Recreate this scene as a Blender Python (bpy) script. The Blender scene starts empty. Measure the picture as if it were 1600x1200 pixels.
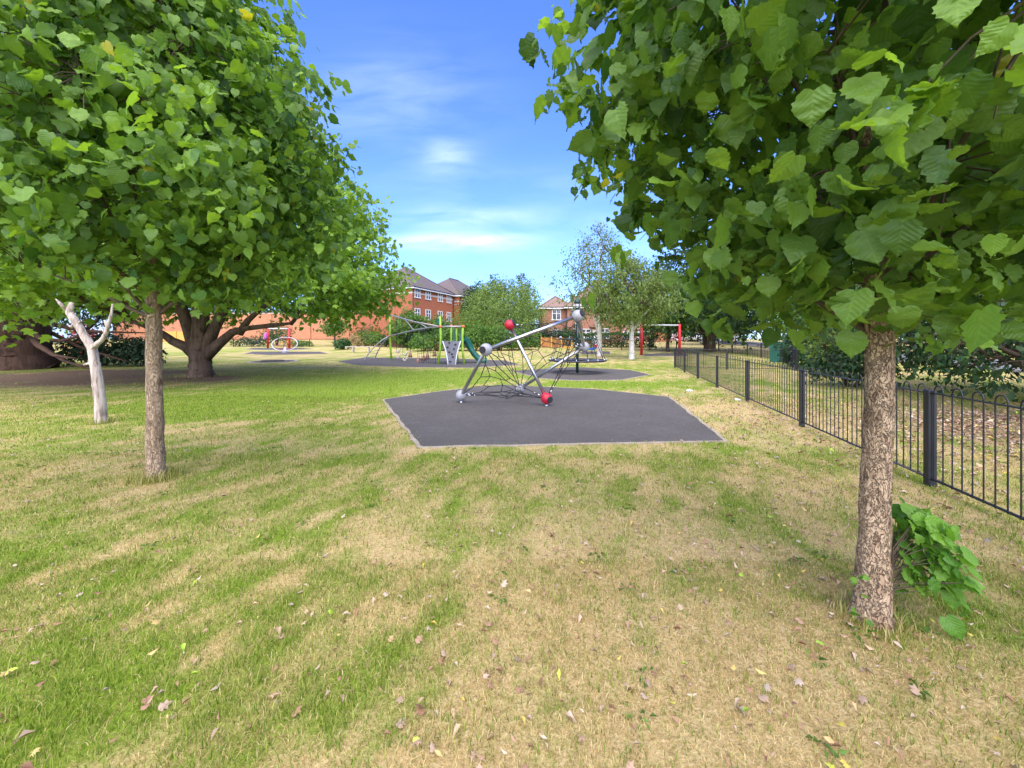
import bpy, math, random
import numpy as np
from mathutils import Vector, Matrix

RND = random.Random(11)
NR = np.random.default_rng(11)
SC = bpy.context.scene
COL = SC.collection
F, CX, HY, EYE = 600.0, 800.0, 529.0, 1.5      # focal length in photo pixels, principal column, horizon row, eye height
PI = math.pi


# ------------------------------------------------------------------ terrain
def gz(x, y):
    """height of the ground: flat near, rising gently to the far side of the park"""
    x = np.asarray(x, float)
    y = np.asarray(y, float)
    t = np.clip(y - 23.0, 0, 45)
    h = 0.024 * t * t / (t + 2.0)
    s = np.clip((y - 53.0) / 6.0, 0, 1)
    s = s * s * (3 - 2 * s)
    side = np.clip((-12.0 - x) / 3.0, 0, 1)
    return h + 0.45 * s * side


def G(px, py):
    """ground point seen at photo pixel (px, py)"""
    k, sx = (py - HY) / F, (px - CX) / F
    lo, hi = 0.8, 150.0
    for _ in range(50):
        m = 0.5 * (lo + hi)
        if EYE - k * m > float(gz(sx * m, m)):
            lo = m
        else:
            hi = m
    return Vector((sx * lo, lo, float(gz(sx * lo, lo))))


def A(px, py, z):
    """point at depth z seen at photo pixel (px, py)"""
    return Vector(((px - CX) / F * z, z, EYE - (py - HY) / F * z))


def gp(x, y, dz=0.0):
    return Vector((x, y, float(gz(x, y)) + dz))


# ------------------------------------------------------------------ noise
def vnoise(x, y, seed=0):
    xi, yi = np.floor(x).astype(np.int64), np.floor(y).astype(np.int64)
    xf, yf = x - xi, y - yi
    u, v = xf * xf * (3 - 2 * xf), yf * yf * (3 - 2 * yf)

    def h(a, b):
        n = (a * 374761393 + b * 668265263 + seed * 974711) & 0x7FFFFFFF
        n = ((n ^ (n >> 13)) * 1274126177) & 0x7FFFFFFF
        n = n ^ (n >> 16)
        return (n & 0xFFFF) / 65535.0
    return (h(xi, yi) * (1 - u) + h(xi + 1, yi) * u) * (1 - v) + (h(xi, yi + 1) * (1 - u) + h(xi + 1, yi + 1) * u) * v


def fbm(x, y, seed=0, octs=4):
    s, a, t = 0.0, 1.0, 0.0
    for o in range(octs):
        s = s + a * vnoise(x * 2 ** o + 17.3 * o, y * 2 ** o - 9.1 * o, seed + o)
        t += a
        a *= 0.55
    return s / t


# ------------------------------------------------------------------ materials
def nodes_of(name):
    m = bpy.data.materials.new(name)
    m.use_nodes = True
    nt = m.node_tree
    nt.nodes.clear()
    out = nt.nodes.new('ShaderNodeOutputMaterial')
    return m, nt, out


def nd(nt, kind, **kw):
    n = nt.nodes.new(kind)
    for k, v in kw.items():
        if k.startswith('i_'):
            key = k[2:]
            n.inputs[int(key) if key.isdigit() else key].default_value = v
        else:
            setattr(n, k, v)
    return n


def mixc(nt, fac, a, b, blend='MIX'):
    n = nd(nt, 'ShaderNodeMix', data_type='RGBA', blend_type=blend)
    for sock, val in ((0, fac), (6, a), (7, b)):
        if hasattr(val, 'is_linked') or isinstance(val, bpy.types.NodeSocket):
            nt.links.new(val, n.inputs[sock])
        else:
            n.inputs[sock].default_value = val if sock == 0 else (*val, 1)
    return n.outputs[2]


def mth(nt, op, a, b=None, c=None, clamp=False):
    n = nd(nt, 'ShaderNodeMath', operation=op, use_clamp=clamp)
    for i, v in enumerate((a, b, c)):
        if v is None:
            continue
        if isinstance(v, bpy.types.NodeSocket):
            nt.links.new(v, n.inputs[i])
        else:
            n.inputs[i].default_value = v
    return n.outputs[0]


def ramp(nt, fac, stops):
    n = nd(nt, 'ShaderNodeValToRGB')
    e = n.color_ramp.elements
    while len(e) > 1:
        e.remove(e[-1])
    e[0].position, e[0].color = stops[0][0], (*stops[0][1], 1)
    for p, c in stops[1:]:
        k = e.new(p)
        k.color = (*c, 1)
    nt.links.new(fac, n.inputs[0])
    return n.outputs[0]


def M(name, c1, c2=None, scale=8.0, rough=0.6, metal=0.0, bump=0.0, bscale=None, stretch=(1, 1, 1), spec=0.5, lo=.35, hi=.65, coat=0.0):
    """surface of two noise-mixed colours with fine bump"""
    m, nt, out = nodes_of(name)
    b = nd(nt, 'ShaderNodeBsdfPrincipled', i_Roughness=rough, i_Metallic=metal)
    b.inputs['Specular IOR Level'].default_value = spec
    b.inputs['Coat Weight'].default_value = coat
    tc = nd(nt, 'ShaderNodeTexCoord')
    mp = nd(nt, 'ShaderNodeMapping')
    mp.inputs['Scale'].default_value = stretch
    nt.links.new(tc.outputs['Object'], mp.inputs[0])
    ns = nd(nt, 'ShaderNodeTexNoise', i_Scale=scale, i_Detail=6.0, i_Roughness=0.6)
    nt.links.new(mp.outputs[0], ns.inputs['Vector'])
    if c2 is None:
        c2 = tuple(v * 0.82 for v in c1)
    col = ramp(nt, ns.outputs['Fac'], [(lo, c1), (hi, c2)])
    nt.links.new(col, b.inputs['Base Color'])
    rr = nd(nt, 'ShaderNodeMapRange', i_3=max(0.02, rough - 0.08), i_4=min(1, rough + 0.1))
    nt.links.new(ns.outputs['Fac'], rr.inputs[0])
    nt.links.new(rr.outputs[0], b.inputs['Roughness'])
    if bump:
        n2 = nd(nt, 'ShaderNodeTexNoise', i_Scale=bscale or scale * 4, i_Detail=4.0)
        nt.links.new(mp.outputs[0], n2.inputs['Vector'])
        bp = nd(nt, 'ShaderNodeBump', i_Strength=bump, i_Distance=0.02)
        nt.links.new(n2.outputs['Fac'], bp.inputs['Height'])
        nt.links.new(bp.outputs[0], b.inputs['Normal'])
    nt.links.new(b.outputs[0], out.inputs[0])
    return m


def leaf_mat(name, dark, light, odd=None, odd_at=0.97, trans=0.35, veins=False, rough=0.5, back=1.25):
    m, nt, out = nodes_of(name)
    at = nd(nt, 'ShaderNodeAttribute', attribute_name='rnd')
    stops = [(0.0, dark), (odd_at - 0.12, light)]
    if odd:
        stops += [(odd_at - 0.01, light), (odd_at, odd)]
    col = ramp(nt, at.outputs['Fac'], stops)
    geo = nd(nt, 'ShaderNodeNewGeometry')
    b = nd(nt, 'ShaderNodeBsdfPrincipled', i_Roughness=rough)
    b.inputs['Specular IOR Level'].default_value = 0.42 if veins else 0.35
    if veins:
        uv = nd(nt, 'ShaderNodeUVMap')
        sp = nd(nt, 'ShaderNodeSeparateXYZ')
        nt.links.new(uv.outputs[0], sp.inputs[0])
        au = mth(nt, 'ABSOLUTE', mth(nt, 'SUBTRACT', sp.outputs[0], 0.5))
        side = mth(nt, 'FRACT', mth(nt, 'SUBTRACT', mth(nt, 'MULTIPLY', sp.outputs[1], 7.5), mth(nt, 'MULTIPLY', au, 6.5)))
        d = mth(nt, 'ABSOLUTE', mth(nt, 'SUBTRACT', side, 0.5))               # 0 on a side vein, .5 between veins
        vein = mth(nt, 'SUBTRACT', 1.0, mth(nt, 'MULTIPLY', d, 6.0), clamp=True)
        mid = mth(nt, 'SUBTRACT', 1.0, mth(nt, 'MULTIPLY', au, 30.0), clamp=True)
        v = mth(nt, 'MAXIMUM', mth(nt, 'MULTIPLY', vein, 0.55), mid)
        pale = mixc(nt, 1.0, col, (1.5, 1.35, 1.6), 'MULTIPLY')
        col = mixc(nt, mth(nt, 'MULTIPLY', v, 0.4), col, pale)
        n3 = nd(nt, 'ShaderNodeTexNoise', i_Scale=60.0, i_Detail=3.0)
        hgt = mth(nt, 'ADD', mth(nt, 'MULTIPLY', d, 1.6), mth(nt, 'MULTIPLY', n3.outputs['Fac'], 0.7))
        bp = nd(nt, 'ShaderNodeBump', i_Strength=0.4, i_Distance=0.004)
        nt.links.new(hgt, bp.inputs['Height'])
        nt.links.new(bp.outputs[0], b.inputs['Normal'])
    pb = mixc(nt, 1.0, col, (back, back, back * 1.15), 'MULTIPLY')
    colb = mixc(nt, geo.outputs['Backfacing'], col, pb)
    nt.links.new(colb, b.inputs['Base Color'])
    tr = nd(nt, 'ShaderNodeBsdfTranslucent')
    tc = mixc(nt, 1.0, col, (2.0, 1.9, 0.7), 'MULTIPLY')
    nt.links.new(tc, tr.inputs[0])
    mx = nd(nt, 'ShaderNodeMixShader', i_0=trans)
    nt.links.new(b.outputs[0], mx.inputs[1])
    nt.links.new(tr.outputs[0], mx.inputs[2])
    nt.links.new(mx.outputs[0], out.inputs[0])
    return m


def bark_mat(name, pale, mid, dark, scale=14.0, stretch=(1, 1, .35), bump=0.8, cracks=.55):
    m, nt, out = nodes_of(name)
    b = nd(nt, 'ShaderNodeBsdfPrincipled', i_Roughness=0.9)
    b.inputs['Specular IOR Level'].default_value = 0.15
    tc = nd(nt, 'ShaderNodeTexCoord')
    mp = nd(nt, 'ShaderNodeMapping')
    mp.inputs['Scale'].default_value = stretch
    nt.links.new(tc.outputs['Object'], mp.inputs[0])
    n1 = nd(nt, 'ShaderNodeTexNoise', i_Scale=scale, i_Detail=8.0, i_Roughness=0.65, i_Distortion=0.6)
    nt.links.new(mp.outputs[0], n1.inputs['Vector'])
    vo = nd(nt, 'ShaderNodeTexVoronoi', feature='DISTANCE_TO_EDGE', i_Scale=scale * 2.2)
    wob = mixc(nt, 0.12, mp.outputs[0], n1.outputs['Color'])
    nt.links.new(wob, vo.inputs['Vector'])
    col = ramp(nt, n1.outputs['Fac'], [(0.30, dark), (0.42, mid), (0.56, pale)])
    crack = mth(nt, 'MULTIPLY', vo.outputs['Distance'], 11.0, clamp=True)
    n2 = nd(nt, 'ShaderNodeTexNoise', i_Scale=scale * .35, i_Detail=3.0)
    nt.links.new(tc.outputs['Object'], n2.inputs['Vector'])
    patch = nd(nt, 'ShaderNodeMapRange', i_1=0.58, i_2=0.68, i_3=0.0, i_4=0.55)
    nt.links.new(n2.outputs['Fac'], patch.inputs[0])
    col = mixc(nt, patch.outputs[0], col, tuple(v * 0.6 for v in dark))
    ck = mixc(nt, mth(nt, 'MULTIPLY', mth(nt, 'SUBTRACT', 1.0, crack), cracks), col, tuple(v * 0.55 for v in dark))
    nt.links.new(ck, b.inputs['Base Color'])
    h = mth(nt, 'ADD', mth(nt, 'MULTIPLY', crack, min(1, cracks * 1.6)), mth(nt, 'MULTIPLY', n1.outputs['Fac'], 1.5))
    bp = nd(nt, 'ShaderNodeBump', i_Strength=bump, i_Distance=0.015)
    nt.links.new(h, bp.inputs['Height'])
    nt.links.new(bp.outputs[0], b.inputs['Normal'])
    nt.links.new(b.outputs[0], out.inputs[0])
    return m


# ------------------------------------------------------------------ objects
OFF = {}


def thing(name, label, cat, loc, group=None, kind=None):
    o = bpy.data.objects.new(name, None)
    o.empty_display_size = 0.2
    COL.objects.link(o)
    o.location = loc
    OFF[o.name] = Vector(loc)
    o['label'] = label
    o['category'] = cat
    if group:
        o['group'] = group
    if kind:
        o['kind'] = kind
    return o


def tag(o, label, cat, group=None, kind=None):
    o['label'] = label
    o['category'] = cat
    if group:
        o['group'] = group
    if kind:
        o['kind'] = kind
    return o


def link(me, name, parent=None):
    o = bpy.data.objects.new(name, me)
    COL.objects.link(o)
    if parent is not None:
        o.parent = parent
        OFF[o.name] = OFF[parent.name]
    else:
        OFF[o.name] = Vector((0, 0, 0))
    return o


class MB:
    """collects shapes in world coordinates; build() links them as one mesh"""

    def __init__(s):
        s.v, s.f = [], []

    def add(s, vs, fs):
        n = len(s.v)
        s.v += [tuple(v) for v in vs]
        s.f += [tuple(i + n for i in f) for f in fs]
        return s

    def box(s, c, sx, sy, sz, ux=(1, 0, 0), uy=(0, 1, 0), uz=(0, 0, 1), taper=1.0):
        c, ux, uy, uz = Vector(c), Vector(ux), Vector(uy), Vector(uz)
        vs = []
        for k in (-.5, .5):
            t = taper if k > 0 else 1.0
            for i, j in ((-.5, -.5), (.5, -.5), (.5, .5), (-.5, .5)):
                vs.append(c + ux * sx * i * t + uy * sy * j * t + uz * sz * k)
        return s.add(vs, [(3, 2, 1, 0), (4, 5, 6, 7), (0, 1, 5, 4), (1, 2, 6, 5), (2, 3, 7, 6), (3, 0, 4, 7)])

    def tube(s, pts, r, n=8, caps=True, jit=0.0, seed=0):
        pts = [Vector(p) for p in pts]
        rs = r if isinstance(r, (list, tuple)) else [r] * len(pts)
        rr = random.Random(seed)
        d = (pts[1] - pts[0]).normalized()
        up = Vector((0, 0, 1)) if abs(d.z) < .9 else Vector((1, 0, 0))
        u = d.cross(up).normalized()
        vs, fs = [], []
        for i, p in enumerate(pts):
            d = (pts[min(i + 1, len(pts) - 1)] - pts[max(i - 1, 0)])
            d = d.normalized() if d.length > 1e-9 else Vector((0, 0, 1))
            u = (u - d * u.dot(d))
            u = u.normalized() if u.length > 1e-6 else d.orthogonal().normalized()
            w = d.cross(u)
            for k in range(n):
                a = 2 * PI * k / n
                q = rs[i] * (1 + (rr.uniform(-jit, jit) if jit else 0))
                vs.append(p + (u * math.cos(a) + w * math.sin(a)) * q)
        for i in range(len(pts) - 1):
            for k in range(n):
                k2 = (k + 1) % n
                fs.append((i * n + k, i * n + k2, (i + 1) * n + k2, (i + 1) * n + k))
        if caps:
            fs.append(tuple(range(n - 1, -1, -1)))
            m = (len(pts) - 1) * n
            fs.append(tuple(range(m, m + n)))
        return s.add(vs, fs)

    def ball(s, c, r, seg=24, rings=14, scale=(1, 1, 1)):
        c = Vector(c)
        vs = [c + Vector((0, 0, r * scale[2]))]
        for i in range(1, rings):
            t = PI * i / rings
            for k in range(seg):
                a = 2 * PI * k / seg
                vs.append(c + Vector((r * scale[0] * math.sin(t) * math.cos(a), r * scale[1] * math.sin(t) * math.sin(a), r * scale[2] * math.cos(t))))
        vs.append(c - Vector((0, 0, r * scale[2])))
        fs = [(0, 1 + k, 1 + (k + 1) % seg) for k in range(seg)]
        for i in range(rings - 2):
            for k in range(seg):
                a, b = 1 + i * seg + k, 1 + i * seg + (k + 1) % seg
                fs.append((a, a + seg, b + seg, b))
        L = len(vs) - 1
        fs += [(L, L - seg + (k + 1) % seg, L - seg + k) for k in range(seg)]
        return s.add(vs, fs)

    def prism(s, poly, ext):
        ext = Vector(ext)
        n = len(poly)
        vs = [Vector(p) for p in poly] + [Vector(p) + ext for p in poly]
        fs = [tuple(range(n - 1, -1, -1)), tuple(range(n, 2 * n))] + [(i, (i + 1) % n, n + (i + 1) % n, n + i) for i in range(n)]
        return s.add(vs, fs)

    def torus(s, c, R, r, nrm=(0, 0, 1), seg=40, n=8):
        c, nrm = Vector(c), Vector(nrm).normalized()
        u = nrm.orthogonal().normalized()
        w = nrm.cross(u)
        vs, fs = [], []
        for i in range(seg):
            a = 2 * PI * i / seg
            e = u * math.cos(a) + w * math.sin(a)
            for k in range(n):
                b = 2 * PI * k / n
                vs.append(c + e * (R + r * math.cos(b)) + nrm * r * math.sin(b))
        for i in range(seg):
            for k in range(n):
                i2, k2 = (i + 1) % seg, (k + 1) % n
                fs.append((i * n + k, i2 * n + k, i2 * n + k2, i * n + k2))
        return s.add(vs, fs)

    def disc(s, c, R, h, nrm=(0, 0, 1), seg=36):
        c, nrm = Vector(c), Vector(nrm).normalized()
        u = nrm.orthogonal().normalized()
        w = nrm.cross(u)
        return s.prism([c + (u * math.cos(2 * PI * i / seg) + w * math.sin(2 * PI * i / seg)) * R for i in range(seg)], nrm * h)

    def quad(s, *p):
        return s.add(p, [tuple(range(len(p)))])

    def build(s, name, mat, parent=None, smooth=False, bevel=0.0):
        off = OFF[parent.name] if parent is not None else Vector((0, 0, 0))
        me = bpy.data.meshes.new(name)
        me.from_pydata([(v[0] - off.x, v[1] - off.y, v[2] - off.z) for v in s.v], [], s.f)
        me.materials.append(mat)
        if smooth:
            me.polygons.foreach_set('use_smooth', [True] * len(me.polygons))
        me.update()
        o = link(me, name, parent)
        if bevel:
            b = o.modifiers.new('bevel', 'BEVEL')
            b.width, b.segments, b.limit_method = bevel, 2, 'ANGLE'
        return o


def np_mesh(name, V, faces_flat, totals, mat, parent=None, attrs=None, uv=None, smooth=False):
    off = OFF[parent.name] if parent is not None else Vector((0, 0, 0))
    V = np.asarray(V, np.float32) - np.array(off, np.float32)
    me = bpy.data.meshes.new(name)
    me.vertices.add(len(V))
    me.vertices.foreach_set('co', V.ravel())
    totals = np.asarray(totals, np.int32)
    me.loops.add(len(faces_flat))
    me.loops.foreach_set('vertex_index', np.asarray(faces_flat, np.int32))
    me.polygons.add(len(totals))
    starts = np.concatenate(([0], np.cumsum(totals)[:-1])).astype(np.int32)
    me.polygons.foreach_set('loop_start', starts)
    me.polygons.foreach_set('loop_total', totals)
    if smooth:
        me.polygons.foreach_set('use_smooth', np.ones(len(totals), bool))
    me.update(calc_edges=True)
    for k, a in (attrs or {}).items():
        at = me.attributes.new(k, 'FLOAT', 'POINT')
        at.data.foreach_set('value', np.asarray(a, np.float32))
    if uv is not None:
        l = me.uv_layers.new(name='UVMap')
        l.data.foreach_set('uv', np.asarray(uv, np.float32)[np.asarray(faces_flat)].ravel())
    me.materials.append(mat)
    return link(me, name, parent)


# ------------------------------------------------------------------ leaf shapes: (verts (K,3), faces, uv)
def broad_leaf(st=9, droop=0.18, fold=0.12, wave=0.05, serr=0.03, seed=0, width=0.47):
    """heart-shaped toothed leaf, tip along +y"""
    r = random.Random(seed)
    V, UV = [], []
    for i in range(st):
        t = i / (st - 1)
        w = width * float(np.interp(t, (0, .07, .18, .32, .46, .58, .69, .79, .88, 1), (.46, .80, .97, 1.0, .93, .76, .54, .30, .12, 0))) * (1 + r.uniform(-.03, .03)) if t < 1 else 0.0
        tooth = serr * (1 if i % 2 else -1) * r.uniform(.5, 1.5) if 0 < i < st - 1 else 0
        zc = -droop * t * t
        back = -0.10 if i == 0 else 0.0
        for u in (-1, -.5, 0, .5, 1):
            a = abs(u)
            x = u * (w + (tooth if a == 1 else 0)) if t < 1 else 0.0
            y = t + (back if a == 1 else back * .7 if a == .5 else 0) - 0.03 * a * (1 if i % 2 else 0)
            z = zc + fold * a * w * 1.4 - .25 * a * a * w + (r.uniform(-wave, wave) if a else 0)
            V.append((x, y, z))
            UV.append((0.5 + u * w, t))
    Fc = []
    for i in range(st - 1):
        for k in range(4):
            a = i * 5 + k
            Fc.append((a, a + 1, a + 6, a + 5))
    return np.array(V), Fc, np.array(UV)


def star_leaf(seed=0, cup=.1):
    r = random.Random(seed)
    pts = [(0, -.05), (.22, .0), (.5, .18), (.3, .3), (.52, .62), (.2, .58), (0, 1.0), (-.2, .58), (-.52, .62), (-.3, .3), (-.5, .18), (-.22, .0)]
    V = [(0, .38, 0)] + [(x, y, -cup * ((x * x) + (y - .38) ** 2) * 2 + r.uniform(-.06, .06)) for x, y in pts]
    n = len(pts)
    return np.array(V), [(0, 1 + (i + 1) % n, 1 + i) for i in range(n)], np.array([(0.5 + v[0], v[1]) for v in V])


def simple_leaf(w=.3, bend=.15):
    V = np.array([(0, 0, 0), (w, .45, bend * .5), (0, 1, -bend), (-w, .45, bend * .5)])
    return V, [(0, 1, 2), (0, 2, 3)], np.array([(.5, 0), (1, .5), (.5, 1), (0, .5)])


def norm(a):
    return a / np.maximum(np.linalg.norm(a, axis=1, keepdims=True), 1e-9)


def leaves(name, temps, C, tip, nrm, size, mat, parent=None, rnd=None, smooth=False):
    N = len(C)
    nrm = norm(nrm)
    tip = norm(tip - nrm * np.sum(tip * nrm, 1, keepdims=True))
    bi = np.cross(tip, nrm)
    which = NR.integers(0, len(temps), N)
    if rnd is None:
        rnd = NR.random(N)
    Vs, Fs, Ts, Us, Rs, base = [], [], [], [], [], 0
    for ti, (tv, tf, tu) in enumerate(temps):
        idx = np.nonzero(which == ti)[0]
        n = len(idx)
        if not n:
            continue
        K = len(tv)
        s = size[idx][:, None, None]
        P = C[idx][:, None, :] + s * (tv[None, :, 0:1] * bi[idx][:, None, :] + tv[None, :, 1:2] * tip[idx][:, None, :] + tv[None, :, 2:3] * nrm[idx][:, None, :])
        Vs.append(P.reshape(-1, 3))
        flat = np.concatenate([np.array(f) for f in tf])
        tot = np.array([len(f) for f in tf])
        Fs.append((flat[None, :] + (np.arange(n) * K)[:, None] + base).ravel())
        Ts.append(np.tile(tot, n))
        Us.append(np.tile(tu, (n, 1)))
        Rs.append(np.repeat(rnd[idx], K))
        base += n * K
    return np_mesh(name, np.concatenate(Vs), np.concatenate(Fs), np.concatenate(Ts), mat, parent, {'rnd': np.concatenate(Rs)}, np.concatenate(Us), smooth)


# ------------------------------------------------------------------ trees
def env_points(prof, cx, cy, n, shell, rng, lump=0.16, gap=0.0, ph=None):
    """points in a lumpy crown of revolution; prof = [(z, r), ...]"""
    zs, rs = np.array([p[0] for p in prof]), np.array([p[1] for p in prof])
    ph = rng.random(6) * 6.28 if ph is None else ph
    out = np.zeros((0, 3))
    while len(out) < n:
        m = n * 2
        z = rng.uniform(zs[0], zs[-1], m)
        r = np.interp(z, zs, rs)
        keep = rng.random(m) < (r / rs.max()) ** 1.2
        z, r = z[keep], r[keep]
        a = rng.uniform(0, 2 * PI, len(z))
        H = (zs[-1] - zs[0])
        q = 1 + lump * (np.sin(3 * a + ph[0] + 5 * z / H) * .5 + np.sin(5 * a + ph[1] - 9 * z / H) * .35 + np.sin(9 * z / H * 2 + ph[2] + 2 * a) * .4 + .5 * np.sin(17 * z / H + 8 * a + ph[4]))
        rho = r * q * rng.random(len(z)) ** shell
        P = np.stack((cx + rho * np.cos(a), cy + rho * np.sin(a), z), 1)
        if gap:
            k = 9.0 / rs.max()
            g_ = np.sin(P[:, 0] * k + ph[3]) + np.sin(P[:, 1] * k * 1.1 + ph[4]) + np.sin(P[:, 2] * k * 1.3 + ph[5]) + .6 * np.sin((P[:, 0] + P[:, 2]) * k * 2.1)
            P = P[(g_ > -1.5 + gap * 2) | (rng.random(len(P)) < .25)]
        out = np.concatenate((out, P))
    return out[:n]


def grow_tree(name, label, cat, base, trunk, prof, bark, lmat, temps, ncl, nleaf, crad, lsize, zmin=-9, nprim=20, shell=.4, gap=.2, lump=.16,
              seed=1, orient=(.5, .5, .6), tipw=(.5, -.8, .5), fork=None, limbs=(), trunk_n=14, twig_r=.004, axis=None, group=None,
              leaf_name='crown', prim_r=.05, twigs=1.0, smooth=False, sizevar=.3, nofill=None, branchbark=None):
    """trunk = [(point, radius), ...]; prof = crown radius against height"""
    rng = np.random.default_rng(seed)
    rr = random.Random(seed)
    t = thing(name, label, cat, base, group)
    mb = MB()
    # trunk, resampled finer with a little wander for a bark outline
    P = [Vector(p) for p, _ in trunk]
    Rr = [r for _, r in trunk]
    pts, rad = [], []
    sub = 6
    for i in range(len(P) - 1):
        for k in range(sub):
            f = k / sub
            pts.append(P[i].lerp(P[i + 1], f) + Vector((rr.uniform(-1, 1), rr.uniform(-1, 1), 0)) * Rr[i] * .05)
            rad.append(Rr[i] + (Rr[i + 1] - Rr[i]) * f)
    pts.append(P[-1])
    rad.append(Rr[-1])
    mb.tube(pts, rad, trunk_n, jit=.045, seed=seed)
    nodes = [p for p in pts if p.z > prof[0][0]] or [pts[-1]]
    for lp in limbs:                                   # heavy limbs that leave the trunk in view
        q = [Vector(p) for p, _ in lp]
        rs = [r for _, r in lp]
        mb.tube(q, rs, 10, jit=.05, seed=seed + 3)
        nodes += q[2:]
    mb.build('trunk', bark, t, True)
    ax = axis or (P[-1].x, P[-1].y)
    ph = rng.random(6) * 6.28
    br = MB()
    ends = env_points(prof, ax[0], ax[1], nprim, .3, rng, lump, 0, ph)
    for e in ends:
        e = Vector(e)
        e = Vector((ax[0], ax[1], e.z)) + (e - Vector((ax[0], ax[1], e.z))) * .85
        h = math.hypot(e.x - ax[0], e.y - ax[1])
        zs = max(fork or prof[0][0], e.z - h * rr.uniform(.5, 1.0))
        st = min(pts, key=lambda p: abs(p.z - zs)) if not limbs else min(nodes, key=lambda p: (p - e).length + abs(p.z - zs))
        k = rr.uniform(.35, .5)
        mid = st.lerp(e, .5) + Vector((rr.uniform(-.08, .08), rr.uniform(-.08, .08), k * .25)) * h
        q = []
        for i in range(7):
            f = i / 6
            q.append(st * (1 - f) ** 2 + mid * 2 * f * (1 - f) + e * f * f + Vector((rr.uniform(-1, 1), rr.uniform(-1, 1), rr.uniform(-1, 1))) * .015 * h)
        br.tube(q, [prim_r * (1 - .85 * i / 6) for i in range(7)], 6, caps=False)
        nodes += q[2:]
    C = env_points(prof, ax[0], ax[1], ncl, shell, rng, lump, gap, ph)
    if nofill is not None:
        C = C[~nofill(C)]
    ncl = len(C)
    NN = np.array([tuple(p) for p in nodes])
    for c in C[: int(ncl * twigs)]:
        j = int(np.argsort(((NN - c) ** 2).sum(1))[rr.choice((0, 0, 1, 1, 2, 3, 4))])
        a, b = Vector(NN[j]), Vector(c)
        if (a - b).length > crad * 4.5:
            continue
        m_ = a.lerp(b, .55) + Vector((0, 0, .1 * (a - b).length))
        br.tube([a, m_, b], [twig_r * 2, twig_r * 1.4, twig_r * .7], 3, caps=False)
    br.build('branches', branchbark or bark, t, True)
    # leaves gathered round the twig ends
    n = ncl * nleaf
    ci = np.repeat(np.arange(ncl), nleaf)
    cen = np.array((ax[0], ax[1], (prof[0][0] + prof[-1][0]) * .42))
    sdir = norm(norm(C - cen) * .75 + np.array((0, 0, .15)) + norm(rng.normal(0, 1, (ncl, 3))) * .75)      # each cluster is a leafy shoot with its own direction
    slen = crad * rng.uniform(1.2, 3.2, ncl) * np.where(rng.random(ncl) > .93, 1.7, 1)
    tt = rng.uniform(-.8, 1.0, n)
    Pn = C[ci] + sdir[ci] * (slen[ci] * tt)[:, None] - np.array((0, 0, 1.0)) * (.22 * slen[ci] * np.clip(tt, 0, 1) ** 2)[:, None] + rng.normal(0, 1, (n, 3)) * crad * .42
    ok = Pn[:, 2] > zmin + rng.exponential(.07, n)
    Pn, ci = Pn[ok], ci[ok]
    n = len(Pn)
    outw = norm(Pn - cen)
    rn = rng.normal(0, 1, (n, 3))
    up = np.array((0, 0, 1.0))
    N_ = outw * orient[0] + up * orient[1] + norm(rn) * orient[2]
    T_ = outw * tipw[0] + up * tipw[1] + norm(rng.normal(0, 1, (n, 3))) * tipw[2]
    S_ = lsize * np.clip(rng.normal(1, sizevar, n), .4, 1.6)
    crn = rng.random(ncl)                               # shoots differ from one another: young pale, old dark
    rv = np.clip(.55 * rng.random(n) + .45 * crn[ci], 0, 1)
    odd = rng.random(n) > .996
    rv = np.where(odd, 1.0, rv * .93)
    leaves(leaf_name, temps, Pn, T_, N_, S_, lmat, t, rv, smooth)
    return t

# ================================================================== MATERIALS
m_rubber, nt, out = nodes_of('rubber')
b = nd(nt, 'ShaderNodeBsdfPrincipled', i_Roughness=.88)
b.inputs['Specular IOR Level'].default_value = .25
tc = nd(nt, 'ShaderNodeTexCoord')
n1 = nd(nt, 'ShaderNodeTexNoise', i_Scale=1.3, i_Detail=7.0, i_Roughness=.65, i_Distortion=.5)
n2 = nd(nt, 'ShaderNodeTexNoise', i_Scale=150.0, i_Detail=2.0)
n3 = nd(nt, 'ShaderNodeTexNoise', i_Scale=9.0, i_Detail=5.0, i_Roughness=.7)
for n_ in (n1, n2, n3):
    nt.links.new(tc.outputs['Object'], n_.inputs['Vector'])
base_ = ramp(nt, n2.outputs['Fac'], [(.35, (.058, .052, .044)), (.55, (.102, .093, .080)), (.72, (.20, .18, .155))])
dust = nd(nt, 'ShaderNodeMapRange', i_1=.45, i_2=.75, i_3=0, i_4=.55)
nt.links.new(mth(nt, 'MULTIPLY', mth(nt, 'ADD', n1.outputs['Fac'], n3.outputs['Fac']), .5), dust.inputs[0])
nt.links.new(mixc(nt, dust.outputs[0], base_, (.17, .155, .14)), b.inputs['Base Color'])
bp = nd(nt, 'ShaderNodeBump', i_Strength=.5, i_Distance=.01)
nt.links.new(n2.outputs['Fac'], bp.inputs['Height'])
nt.links.new(bp.outputs[0], b.inputs['Normal'])
nt.links.new(b.outputs[0], out.inputs[0])
m_edge = M('edging', (.42, .35, .25), (.30, .25, .18), scale=6, rough=.9, bump=.4)
m_black = M('black_paint', (.012, .013, .018), (.02, .021, .028), scale=6, rough=.38, spec=.5)
m_steel = M('steel', (.62, .61, .60), (.50, .49, .48), scale=9, rough=.3, metal=1.0, stretch=(1, 1, .2))
m_grey = M('grey_plastic', (.36, .36, .37), (.28, .28, .29), scale=7, rough=.42)
m_red = M('red_plastic', (.52, .012, .035), (.40, .01, .025), scale=7, rough=.35)
m_darkcap = M('dark_rubber', (.018, .018, .022), (.03, .03, .034), scale=20, rough=.7)
m_rope = M('rope', (.016, .015, .017), (.035, .032, .034), scale=60, rough=.85)
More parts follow.
